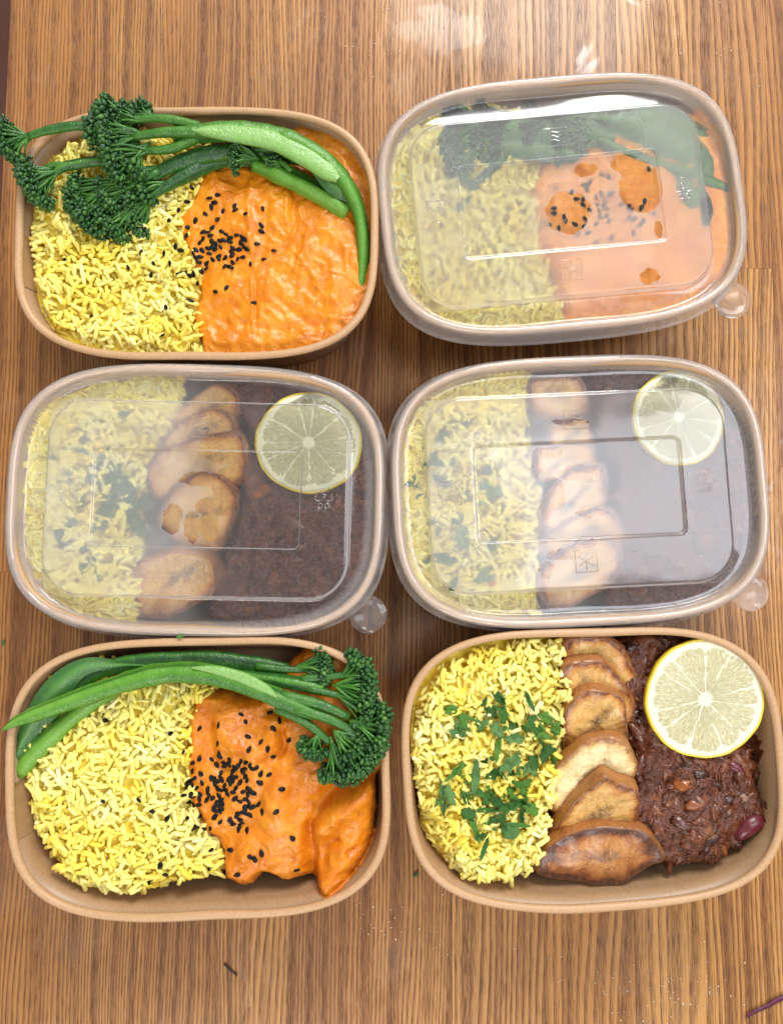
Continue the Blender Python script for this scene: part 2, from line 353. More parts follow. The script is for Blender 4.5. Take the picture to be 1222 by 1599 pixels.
def mat_lid(name, spots, fog=0.27, blur=0.30, spot_fog=0.08, inner=False, right=1.0, wave=1.0, flat=False):
    t = NT(name); co = t.obj(); sep = t.n('ShaderNodeSeparateXYZ', {0: co})
    wn = t.n('ShaderNodeTexNoise', {'Vector': co, 'Scale': 150.0, 'Detail': 3.0}).outputs['Color']
    cw = t.vadd(co, t.vmul(t.vadd(wn, (-.5, -.5, -.5)), (0.006, 0.006, 0.0)))
    wet = None
    for (x, y, rx, ry, wt) in spots:
        d = t.n('ShaderNodeVectorMath', {0: t.vmul(t.vadd(cw, (-x, -y, 0)), (1 / rx, 1 / ry, 0.0))}, operation='LENGTH').outputs['Value']
        m = t.mr(d, 0.95 if wt > .9 else .45, 1.05 if wt > .9 else 1.25, wt, 0.0)
        wet = m if wet is None else t.math('MAXIMUM', wet, m)
    cl = t.noise(co, 38, 4, 0.6); fine = t.noise(co, 700, 3, 0.6)
    fogv = t.math('MULTIPLY', t.mr(cl, 0.3, 0.7, 0.72, 1.22), fog); fogv = t.math('MULTIPLY', fogv, t.mr(fine, 0.2, 0.8, 0.92, 1.08))
    fogv = t.math('MULTIPLY', fogv, t.mr(t.math('ADD', sep.outputs[0], t.math('MULTIPLY_ADD', cl, .05, -.025)), -.012, .014, 1.0, right, True))
    bl = t.math('MULTIPLY', t.mr(cl, 0.3, 0.7, 0.9, 1.1), blur)
    if wet is not None:
        fogv = t.math('MULTIPLY', fogv, t.math('MULTIPLY_ADD', wet, -(1 - spot_fog), 1.0))
        bl = t.math('MULTIPLY', bl, t.math('MULTIPLY_ADD', wet, -0.97, 1.0))
    sup = t.math('ADD', t.math('POWER', t.math('ABSOLUTE', t.math('DIVIDE', sep.outputs[0], .087)), 3.4), t.math('POWER', t.math('ABSOLUTE', t.math('DIVIDE', sep.outputs[1], .0628)), 3.4))
    rim = t.mr(sup, .66, .80, 0, 1)
    led = t.math('MAXIMUM', t.math('SUBTRACT', t.math('ABSOLUTE', sep.outputs[0]), .0712), t.math('SUBTRACT', t.math('ABSOLUTE', sep.outputs[1]), .0466))
    led = t.mr(led, -.0002, .0006, 0, 1)
    bl = t.math('MULTIPLY', bl, t.math('MULTIPLY_ADD', led, -.72, 1.0)); fogv = t.math('MULTIPLY', fogv, t.math('MULTIPLY_ADD', led, -.38, 1.0))
    fogv = t.math('MULTIPLY', fogv, t.math('MULTIPLY_ADD', rim, -.6, 1.0)); fogv = t.math('MAXIMUM', fogv, t.math('MULTIPLY', rim, 0.06 if flat else 0.22)); bl = t.math('MULTIPLY', bl, t.math('MULTIPLY_ADD', rim, -.15, 1.0))
    nz = t.n('ShaderNodeSeparateXYZ', {0: t.n('ShaderNodeNewGeometry').outputs['Normal']}).outputs[2]
    fogv = t.math('MAXIMUM', fogv, t.math('MULTIPLY', t.mr(nz, .96, .5, 0, .42), t.math('MULTIPLY_ADD', rim, -1.0, 1.0, clamp=True)))  # white put on the tilted step walls in place of edge highlights
    nrm = t.bump(t.noise(co, 26, 2, 0.4), 0.0006 * wave, 0.6)
    clear = t.pbsdf((1.0, 1.0, 1.0), bl, nrm, Transmission_Weight=1.0, IOR=1.34, Specular_IOR_Level=0.5)
    tr = t.n('ShaderNodeBsdfTransparent', {0: (1, 1, 1, 1)}).outputs[0]
    c = t.n('ShaderNodeMixShader', {0: 0.30, 1: clear, 2: tr}).outputs[0]
    if inner: return t.done(c)
    df = t.n('ShaderNodeBsdfDiffuse', {0: (0.96, 0.935, 0.935, 1)}).outputs[0]
    tl = t.n('ShaderNodeBsdfTranslucent', {0: (0.90, 0.90, 0.92, 1)}).outputs[0]
    milk = t.n('ShaderNodeMixShader', {0: 0.15, 1: df, 2: tl}).outputs[0]
    body = t.n('ShaderNodeMixShader', {0: fogv, 1: c, 2: milk}).outputs[0]
    gl = t.n('ShaderNodeBsdfGlossy', {'Roughness': 0.10, 'Color': (1, 1, 1, 1), 'Normal': nrm}).outputs[0]
    fr = t.n('ShaderNodeFresnel', {'IOR': t.math('MULTIPLY_ADD', rim, -.15, 1.42)}).outputs[0]
    return t.done(t.n('ShaderNodeMixShader', {0: fr, 1: body, 2: gl}).outputs[0])
M_OAK = mat_oak(); M_FLOOR = mat_floor(); M_KRAFT = mat_kraft('kraft_board', True, .84); M_RIM = mat_kraft('kraft_rim', False, 1.16)  # kraft board colour lowered to stand in for shade on the inner walls
M_RICE = mat_rice(); M_BED = mat_rice_base()
M_CURRY = mat_curry('orange_curry', (0.68, 0.222, 0.006), (0.57, 0.145, 0.004), (0.78, 0.32, 0.016))
M_CURRY2 = mat_curry('deep_orange_curry', (0.66, 0.205, 0.007), (0.52, 0.122, 0.005), (0.76, 0.30, 0.020))
M_CURRYB = mat_curry('bright_orange_curry', (0.86, 0.330, 0.012), (0.74, 0.220, 0.008), (0.90, 0.42, 0.030)); M_STEW = mat_stew(); M_STRAND = mat_strand(); M_BEAN = mat_bean()  # lidded curry colour raised to make up for light lost under its lid
M_PL = mat_plantain('fried_plantain', (0.74, 0.46, 0.150), (0.52, 0.215, 0.045), (0.15, 0.040, 0.012), 0.14)
M_PLP = mat_plantain('pale_plantain', (0.88, 0.73, 0.40), (0.72, 0.46, 0.16), (0.30, 0.12, 0.035), -0.08)
M_PLD = mat_plantain('dark_plantain', (0.52, 0.23, 0.065), (0.29, 0.092, 0.022), (0.065, 0.019, 0.010), 0.27)
M_STEM = mat_green('broccoli_stem', [(0.0, (0.012, 0.052, 0.014)), (0.35, (0.028, 0.125, 0.016)), (0.7, (0.085, 0.255, 0.022)), (1.0, (0.16, 0.36, 0.045))], 0.27, 0.45)
M_FACE = mat_green('peeled_stem_face', [(0.0, (0.13, 0.33, 0.05)), (0.5, (0.20, 0.40, 0.095)), (1.0, (0.30, 0.48, 0.17))], 0.25)
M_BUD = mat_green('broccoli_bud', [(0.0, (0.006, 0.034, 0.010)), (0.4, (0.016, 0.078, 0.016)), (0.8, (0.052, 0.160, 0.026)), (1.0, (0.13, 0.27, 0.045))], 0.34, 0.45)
M_BLEAF = mat_green('broccoli_leaf', [(0.0, (0.020, 0.085, 0.028)), (0.5, (0.045, 0.16, 0.030)), (1.0, (0.10, 0.26, 0.06))], 0.3)
M_SEED = mat_simple('black_sesame', (0.004, 0.004, 0.005), 0.45, 900, 0.4, Specular_IOR_Level=0.22)
M_LD = mat_leaf('parsley_dark', (0.018, 0.092, 0.012), (0.075, 0.235, 0.028))
M_LB = mat_leaf('parsley_bright', (0.060, 0.200, 0.020), (0.14, 0.33, 0.035))
M_LP = mat_leaf('parsley_pale', (0.075, 0.200, 0.045), (0.18, 0.35, 0.10), 0.28)
M_PEEL = mat_simple('lemon_peel', (0.80, 0.60, 0.045), 0.32, 900, 0.12)
M_PITH = mat_simple('lemon_pith', (0.82, 0.79, 0.57), 0.5, 300, 0.07, Subsurface_Weight=0.3, Subsurface_Scale=0.002)
M_SEG = mat_seg()
M_PURPLE = mat_simple('red_onion', (0.115, 0.016, 0.060), 0.35, 700, 0.5)
M_DARKBIT = mat_simple('dark_crumb', (0.030, 0.012, 0.008), 0.5)
M_ORBIT = mat_simple('carrot_bit', (0.75, 0.16, 0.02), 0.4)

# ------------------------------------------------------------------ table and floor
def build_table():
    fl = bpy.data.objects.new('floor', make_mesh('floor', [(-3, -3, -.74), (3, -3, -.74), (3, 3, -.74), (-3, 3, -.74)], [(0, 1, 2, 3)])); COL.objects.link(fl)
    fl.data.materials.append(M_FLOOR); tag(fl, 'dark reddish brown floor seen past the left table edge', 'floor', kind='structure')
    root = thing('wooden_table', (0, 0, 0), 'oiled oak table of glued planks under all the boxes', 'table'); root.rotation_euler = (0, 0, TA)
    xs = [-.2133, -.165, -.128, -.088, -.048, -.0083, .034, .081, .1275, .168, .211, .256, .302]
    def loc(p): w = P(p[0], p[1], 0.0); return w[0] * math.cos(TA) + w[1] * math.sin(TA), -w[0] * math.sin(TA) + w[1] * math.cos(TA)
    butt = {0: [loc((6, 893))[1]], 9: [loc((1185, 419))[1]], 10: [loc((1185, 419))[1] - .11], 4: [-.9 + .62], 7: [.36], 2: [.42]}
    for i in range(len(xs) - 1):
        ys = [-.46] + butt.get(i, []) + [.52]
        for a, b in zip(ys[:-1], ys[1:]):
            x0, x1 = xs[i] + .00002, xs[i + 1] - .00002; y0, y1 = a + .00003, b - .00003; e = .00016; zt = random.uniform(-.00003, .0)
            V = []
            for (z, d) in ((-.028, 0), (zt - e, 0), (zt - e * .25, e * .3), (zt, e)):
                V += [(x0 + d, y0 + d, z), (x1 - d, y0 + d, z), (x1 - d, y1 - d, z), (x0 + d, y1 - d, z)]
            F = [(0, 3, 2, 1), (12, 13, 14, 15)] + [(r * 4 + k, r * 4 + (k + 1) % 4, r * 4 + 4 + (k + 1) % 4, r * 4 + 4 + k) for r in range(3) for k in range(4)]
            part(root, 'plank', V, F, M_OAK, smooth=False)
build_table()

# ------------------------------------------------------------------ boxes
RA, RB, RN, RZ = 0.087, 0.06278, 3.395, 0.052
WA0, WB0, WA1, WB1, WZ = 0.0768, 0.0526, 0.0850, 0.0608, 0.0500
TH = 0.0006
BOXES = {1: (-.1029, .1540, 4.05), 2: (.0707, .1817, 9.86), 3: (-.0912, .0261, 3.10), 4: (.0868, .0435, 7.01), 5: (-.0782, -.1000, 5.65), 6: (.1000, -.0826, 6.32)}
def sell(a, b, n, th):
    return (np.abs(np.cos(th) / a) ** n + np.abs(np.sin(th) / b) ** n) ** (-1 / n)
def rrect(a, b, r, th):
    c, s = np.abs(np.cos(th)), np.abs(np.sin(th))
    R = np.minimum(a / np.maximum(c, 1e-9), b / np.maximum(s, 1e-9))
    x, y = R * c, R * s
    k = (x > a - r) & (y > b - r)
    cx, cy = a - r, b - r; B = c * cx + s * cy; C = cx * cx + cy * cy - r * r
    Rc = B + np.sqrt(np.maximum(B * B - C, 0))
    return np.where(k, Rc, R)
class Box:
    def __init__(s, k):
        s.k = k; s.cx, s.cy, r = BOXES[k]; s.r = math.radians(r); s.c, s.s = math.cos(s.r), math.sin(s.r)
    def w(s, x, y, z):
        return np.stack([s.cx + s.c * x - s.s * y, s.cy + s.s * x + s.c * y, z + 0 * x], -1)
    def l(s, X, Y):
        dx, dy = X - s.cx, Y - s.cy; return s.c * dx + s.s * dy, -s.s * dx + s.c * dy
    def wallz(s, X, Y):
        x, y = s.l(X, Y); lo = np.zeros(X.shape); hi = np.full(X.shape, 0.07)
        x, y = np.abs(x), np.abs(y)
        for _ in range(22):
            m = (lo + hi) / 2; a = WA0 + (WA1 - WA0) * m / WZ - TH; b = WB0 + (WB1 - WB0) * m / WZ - TH
            ins = (x / a) ** RN + (y / b) ** RN < 1
            hi = np.where(ins, m, hi); lo = np.where(ins, lo, m)
        return hi
BOX_LABEL = {1: 'open kraft box with broccoli heads hanging over its left rim', 2: 'lidded kraft box of broccoli and orange curry, turned most askew',
             3: 'lidded kraft box with plantain and lemon, left of the other lidded lemon box', 4: 'lidded kraft box with glare over its stew side, one black seed under its lid',
             5: 'open kraft box of yellow rice and curry, broccoli heads at its right rim', 6: 'open kraft box of yellow rice, parsley, plantain, stew and lemon'}
def build_box(k):
    B = Box(k); root = thing('kraft_box', (B.cx, B.cy, 0), BOX_LABEL[k], 'food box', 'kraft paper meal boxes on the table')
    N = 144; th = np.arange(N) / N * 2 * math.pi; rg = np.random.default_rng(k)
    wob = sum(rg.normal(0, .00022) * np.cos(m * th + rg.uniform(0, 6)) for m in (2, 3, 4, 5))
    def ring(z, inset, fine=0.0):
        a = WA0 + (WA1 - WA0) * z / WZ; b = WB0 + (WB1 - WB0) * z / WZ
        r = sell(a, b, RN, th) - inset + wob * (z / WZ); return B.w(r * np.cos(th), r * np.sin(th), np.full(N, z))
    R = [ring(0.0, .0022), ring(.0004, .0008), ring(.0016, 0)] + [ring(z, 0) for z in (.01, .02, .03, .04, .0497)]
    R += [ring(z, TH) for z in (.0499, .04, .03, .02, .01, .0026)] + [ring(.0013, .0010), ring(.0009, .0026)]
    n = len(R); V = np.concatenate(R + [B.w(np.zeros(1), np.zeros(1), np.array([.0009])), B.w(np.zeros(1), np.zeros(1), np.zeros(1))])
    j = np.arange(N); j2 = (j + 1) % N
    F = [grid_faces(n, N), np.stack([np.full(N, n * N), (n - 1) * N + j, (n - 1) * N + j2], -1), np.stack([np.full(N, n * N + 1), j2, j], -1)]
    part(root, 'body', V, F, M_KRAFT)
    # rolled rim: small roll, not quite closed and slightly uneven
    rr = .0020; m = 10; V = []
    for q in range(m):
        a = q / m * 2 * math.pi + .2
        r = sell(RA, RB, RN, th) - rr + rr * math.cos(a) + wob + .00008 * np.sin(9 * th + k)
        z = .0506 + rr * .95 * math.sin(a) + .00025 * np.sin(2 * th + k * 1.7) + .00012 * np.sin(5 * th + k)
        V.append(B.w(r * np.cos(th), r * np.sin(th), z))
    F = grid_faces(m, N); q = np.stack([(m - 1) * N + j, (m - 1) * N + j2, j2, j], -1).astype(np.int32)
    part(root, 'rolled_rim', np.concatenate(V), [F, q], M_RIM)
    # glued overlap where the wall strip closes, left side
    t0 = math.pi - (-.012 if k in (1, 5) else .02); ts = np.linspace(t0, t0 + .30, 8); zs = np.linspace(.003, .0488, 6); V = []
    for inset in (TH + .00005, TH + .00035):
        for z in zs:
            a = WA0 + (WA1 - WA0) * z / WZ; b = WB0 + (WB1 - WB0) * z / WZ
            r = sell(a, b, RN, ts) - inset + np.interp(ts, th, wob) * z / WZ
            V.append(B.w(r * np.cos(ts), r * np.sin(ts), np.full(len(ts), z)))
    nz, nt = len(zs), len(ts); F = np.vstack([grid_faces(nz, nt, False, nz * nt), grid_faces(nz, nt, False)[:, ::-1]])
    e = [(r * nt, (r + 1) * nt, (r + 1) * nt + nz * nt, r * nt + nz * nt) for r in range(nz - 1)]
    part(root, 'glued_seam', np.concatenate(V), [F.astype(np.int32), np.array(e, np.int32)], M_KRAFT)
    return B
BX = {k: build_box(k) for k in BOXES}

# ------------------------------------------------------------------ lids
PANEL_Z = RZ - .0016; LEDGE_Z = RZ - .0050; REC_Z = RZ - .0025
SYMS = {'glass_and_fork_symbol': (-.0595, .001, [[(-5, 6), (-4.6, 1.5), (-2.8, 0), (-2.8, -4.2), (-5, -5.6)], [(.6, 6), (.2, 1.5), (-1.6, 0), (-1.6, -4.2), (.6, -5.6)], [(-5, 6), (.6, 6)], [(2.2, 6), (2.2, 2.4), (3.2, 1.4), (3.2, -5.8)], [(3.6, 6), (3.6, 2.6)], [(5, 6), (5, 2.4), (4.2, 1.4), (4.2, -5.8)]]),
        'microwave_symbol': (.001, .0335, [[(-6, -4.5), (6, -4.5), (6, 4.5), (-6, 4.5), (-6, -4.5)], [(-3, -2), (-1, -1), (1, -2), (3, -1)], [(-3, 0), (-1, 1), (1, 0), (3, 1)], [(-3, 2), (-1, 3), (1, 2), (3, 3)]]),
        'snowflake_symbol': (.001, -.0335, [[(-5, -5), (5, -5), (5, 5), (-5, 5), (-5, -5)], [(0, -4), (0, 4)], [(-3.4, -2), (3.4, 2)], [(-3.4, 2), (3.4, -2)]]),
        'recycling_symbol': (.0595, .001, [[(-1.2, 6), (1.2, 6), (2.6, 3.6)], [(3.6, 1.8), (4.2, .2), (3, -.8), (1, -.8)], [(-1, -.8), (-3.4, -.8), (-4, .6), (-2.4, 3.6)], [(.8, 3.4), (-.6, 3.4), (-.6, 2.2), (.5, 2), (.5, .9), (-.7, .8)], [(-2.4, -6), (-2.4, -2.4), (-.8, -2.4), (-.8, -4.2), (-2.4, -4.2)], [(.8, -6), (.8, -2.4), (2.4, -2.4), (2.4, -4.2), (.8, -4.2)]])}
LID_LABEL = {2: 'frosted lid wet with orange curry patches, over broccoli', 3: 'frosted lid whose round tab hangs between the two middle row boxes', 4: 'frosted lid with bluish glare over stew and a black seed beneath'}
def build_lid(k, m):
    B = Box(k); root = thing('plastic_lid', (B.cx, B.cy, .040), LID_LABEL[k], 'lid', 'frosted plastic lids'); root.rotation_euler = (0, 0, B.r)
    N = 400; th = np.arange(N) / N * 2 * math.pi
    scal = .5 + .5 * np.sign(np.sin(th * 44)) * np.minimum(1, np.abs(np.sin(th * 44)) * 3)
    sag = lambda x, y: .0004 * np.sin(x * 40 + k) * np.cos(y * 55 + k)
    prof = [(-.0034, -.0094), (-.0032, -.0088), (-.0020, -.0084), (-.0016, -.0078), (-.0012, -.0050), (-.0009, -.0022), (-.0006, -.0002), (.0002, .0009), (.0015, .0014), (.0028, .0011), (.0036, .0002), (.0042, -.0016), (.0050, -.0042), (.0055, -.0051), (.0066, -.0054), (.0085, -.0054)]
    R = []
    for i, (d, z) in enumerate(prof):
        r = sell(RA, RB, RN, th) - d
        if 2 <= i <= 4: r = r + scal * .0007
        R.append((r, RZ + z))
    for a, b, rad, z in ((.0722, .0475, .0195, LEDGE_Z), (.0714, .0467, .019, LEDGE_Z + .0001), (.0711, .0464, .0187, LEDGE_Z + .0005), (.0704, .0457, .0182, PANEL_Z - .0004), (.0700, .0453, .0178, PANEL_Z), (.0692, .0445, .017, PANEL_Z), (.062, .037, .012, PANEL_Z),
                         (.0500, .0243, .0038, PANEL_Z), (.0488, .0231, .0034, PANEL_Z), (.0486, .0229, .0031, PANEL_Z - .0002), (.0483, .0226, .0029, REC_Z + .0002), (.0481, .0224, .0027, REC_Z), (.0475, .0218, .0025, REC_Z)):
        R.append((rrect(a, b, rad, th), np.full(N, z)))
    for f in (.8, .6, .4, .2): R.append((rrect(.0478 * f, .0221 * f, .0027 * f, th), np.full(N, REC_Z)))
    V = []
    for r, z in R:
        x, y = r * np.cos(th), r * np.sin(th); inner = np.clip((.078 - np.abs(x)) / .01, 0, 1)
        V.append(np.stack([x, y, z + sag(x, y) * inner - .040], -1))
    n = len(V); V = np.vstack(V + [[[0, 0, REC_Z - .040 + sag(0, 0)]]]); j = np.arange(N); j2 = (j + 1) % N
    o = part(root, 'lid_shell', V, [grid_faces(n, N), np.stack([np.full(N, n * N), (n - 1) * N + j, (n - 1) * N + j2], -1)], m, off=(0, 0, 0))
    md = o.modifiers.new('wall_thickness', 'SOLIDIFY'); md.thickness = .0004; md.offset = -1; o.data.materials.append(LIDIN[k]); md.material_offset = 1; md.material_offset_rim = 0
    for nm, (sx, sy, st) in SYMS.items():
        A = Acc()
        for s_ in st:
            p = np.array([(sx + x * MM, sy + y * MM, PANEL_Z + sag(sx, sy) + .00012 - .040) for x, y in s_])
            if len(p) > 2 and nm[:3] in ('gla', 'rec'): p = smooth_open(p, 3)
            V, F = tube(p, .00024, 6); A.add(V, F)
        V, F, _ = A.out(); t_ = part(root, nm, V, F, M_LIDTAB, off=(0, 0, 0)); t_['kind'] = 'stuff'
    # pull tab at the near right corner
    ang = math.radians({2: -33.5, 3: -33, 4: -33}[k]); rc = sell(RA, RB, RN, np.array([ang]))[0] + {2: .0075, 3: .0078, 4: .0065}[k]
    cx, cy = rc * math.cos(ang), rc * math.sin(ang); q = 56; a = np.arange(q) / q * 2 * math.pi; V = []
    for r, z in ((.0088, -.0098), (.0090, -.0096), (.0090, -.0093), (.0088, -.0091), (.005, -.0091), (.0001, -.0091)):
        V.append(np.stack([cx + r * np.cos(a), cy + r * np.sin(a), np.full(q, RZ + z - .040)], -1))
    F = grid_faces(6, q); V = np.concatenate(V)
    part(root, 'pull_tab', V, [F, np.arange(q)[::-1][None].astype(np.int32), (np.arange(q) + 5 * q)[None].astype(np.int32)], M_LIDTAB, off=(0, 0, 0))
def lidloc(k, px, py, z=PANEL_Z):
    w = P(px, py, z); return Box(k).l(w[0], w[1])
def spot(k, px, py, rx, ry, wt=1.0):
    x, y = lidloc(k, px, py); return (float(x), float(y), rx * .2965 * MM, ry * .2965 * MM, wt)
M_LIDTAB = mat_lid('lid_tab_plastic', [], 0.07, 0.06, wave=0.1, flat=True)
SP2 = [spot(2, 887, 330, 36, 37), spot(2, 1000, 290, 34, 44), spot(2, 975, 255, 20, 20), spot(2, 913, 264, 20, 13), spot(2, 1014, 431, 16, 14), spot(2, 1008, 458, 42, 11), spot(2, 1030, 357, 6, 14), spot(2, 830, 215, 210, 90, .45)]
SP3 = [spot(3, 268, 810, 15, 24), spot(3, 300, 822, 14, 26), spot(3, 327, 820, 14, 24), spot(3, 335, 790, 34, 15), spot(3, 352, 760, 22, 30), spot(3, 310, 747, 30, 12), spot(3, 345, 705, 30, 20), spot(3, 372, 720, 14, 40), spot(3, 340, 690, 26, 10)]
SP3 += [spot(3, 482, 691, 84, 81), spot(3, 470, 860, 120, 120, .7), spot(3, 520, 760, 90, 90, .6), spot(3, 280, 915, 70, 55, .4), spot(3, 340, 640, 50, 55, .4)]
SP4 = [spot(4, 905, 738, 34, 14), spot(4, 866, 770, 18, 24), spot(4, 852, 795, 9, 18), spot(4, 925, 800, 28, 7), spot(4, 855, 705, 24, 10), spot(4, 838, 725, 8, 24), spot(4, 890, 660, 28, 6), spot(4, 880, 865, 30, 10), spot(4, 852, 890, 14, 13), spot(4, 912, 850, 24, 7), spot(4, 1059, 652, 74, 77), spot(4, 1120, 780, 60, 140, .5), spot(4, 1000, 900, 90, 50, .4)]
LIDMATS = {2: mat_lid('frosted_lid', SP2, 0.19, 0.22), 3: mat_lid('frosted_lid_plantain', SP3, 0.24, 0.22, 0.25, right=0.20), 4: mat_lid('frosted_lid_hazy', SP4, 0.25, 0.20, 0.25, right=0.45, wave=2.2)}
LIDIN = {k: mat_lid('lid_inner_face', sp, 0, 0.34, inner=True) for k, sp in ((2, SP2), (3, SP3), (4, SP4))}
for k in (2, 3, 4): build_lid(k, LIDMATS[k])
def lid_under(k, X, Y):
    x, y = Box(k).l(np.asarray(X, float), np.asarray(Y, float))
    pan = (np.abs(x) < .0680) & (np.abs(y) < .0432)
    ins = (np.abs(x) < .0500) & (np.abs(y) < .0245)
    return np.where(ins, REC_Z, np.where(pan, PANEL_Z, LEDGE_Z)) - .0012

# ------------------------------------------------------------------ food beds as height fields
CELL = 0.0006
class Field:
    def __init__(s, k):
        s.B = BX[k]; s.k = k
        s.x0, s.y0 = s.B.cx - .097, s.B.cy - .078; s.nx, s.ny = int(.194 / CELL), int(.156 / CELL)
        s.X, s.Y = np.meshgrid(s.x0 + np.arange(s.nx) * CELL, s.y0 + np.arange(s.ny) * CELL)
        s.wz = s.B.wallz(s.X, s.Y); s.H = np.full(s.X.shape, .001)
        s.lid = lid_under(k, s.X, s.Y) if k in (2, 3, 4) else None
    def at(s, x, y):
        u = np.clip((np.asarray(x) - s.x0) / CELL, 0, s.nx - 1.001); v = np.clip((np.asarray(y) - s.y0) / CELL, 0, s.ny - 1.001)
        i, j = v.astype(int), u.astype(int); a, b = u - j, v - i; H = s.H
        return (H[i, j] * (1 - a) + H[i, j + 1] * a) * (1 - b) + (H[i + 1, j] * (1 - a) + H[i + 1, j + 1] * a) * b
    def normal(s, x, y, e=.0012):
        gx = (s.at(x + e, y) - s.at(x - e, y)) / (2 * e); gy = (s.at(x, y + e) - s.at(x, y - e)) / (2 * e)
        n = Vector((-gx, -gy, 1)); n.normalize(); return n
    def mesh(s, H, mask, floor=.0012):
        """top surface of a food mass, clipped against the paper wall"""
        Hc = np.maximum(H, s.wz - .0012); keep = mask & (H > s.wz - .0012)
        kq = keep[:-1, :-1] | keep[1:, :-1] | keep[:-1, 1:] | keep[1:, 1:]
        okm = mask | (H > floor)
        kq &= (okm[:-1, :-1] & okm[1:, :-1] & okm[:-1, 1:] & okm[1:, 1:])
        idx = np.arange(s.nx * s.ny).reshape(s.ny, s.nx)
        q = np.stack([idx[:-1, :-1], idx[:-1, 1:], idx[1:, 1:], idx[1:, :-1]], -1)[kq]
        used = np.unique(q); mp = np.zeros(s.nx * s.ny, np.int32); mp[used] = np.arange(len(used))
        V = np.stack([s.X.ravel()[used], s.Y.ravel()[used], Hc.ravel()[used]], -1)
        return V, [mp[q]]
    def poly(s, px, z=.040): return PP(px, z)[:, :2]
    def mask(s, poly): return inpoly(s.X, s.Y, poly)
FD = {k: Field(k) for k in BOXES}

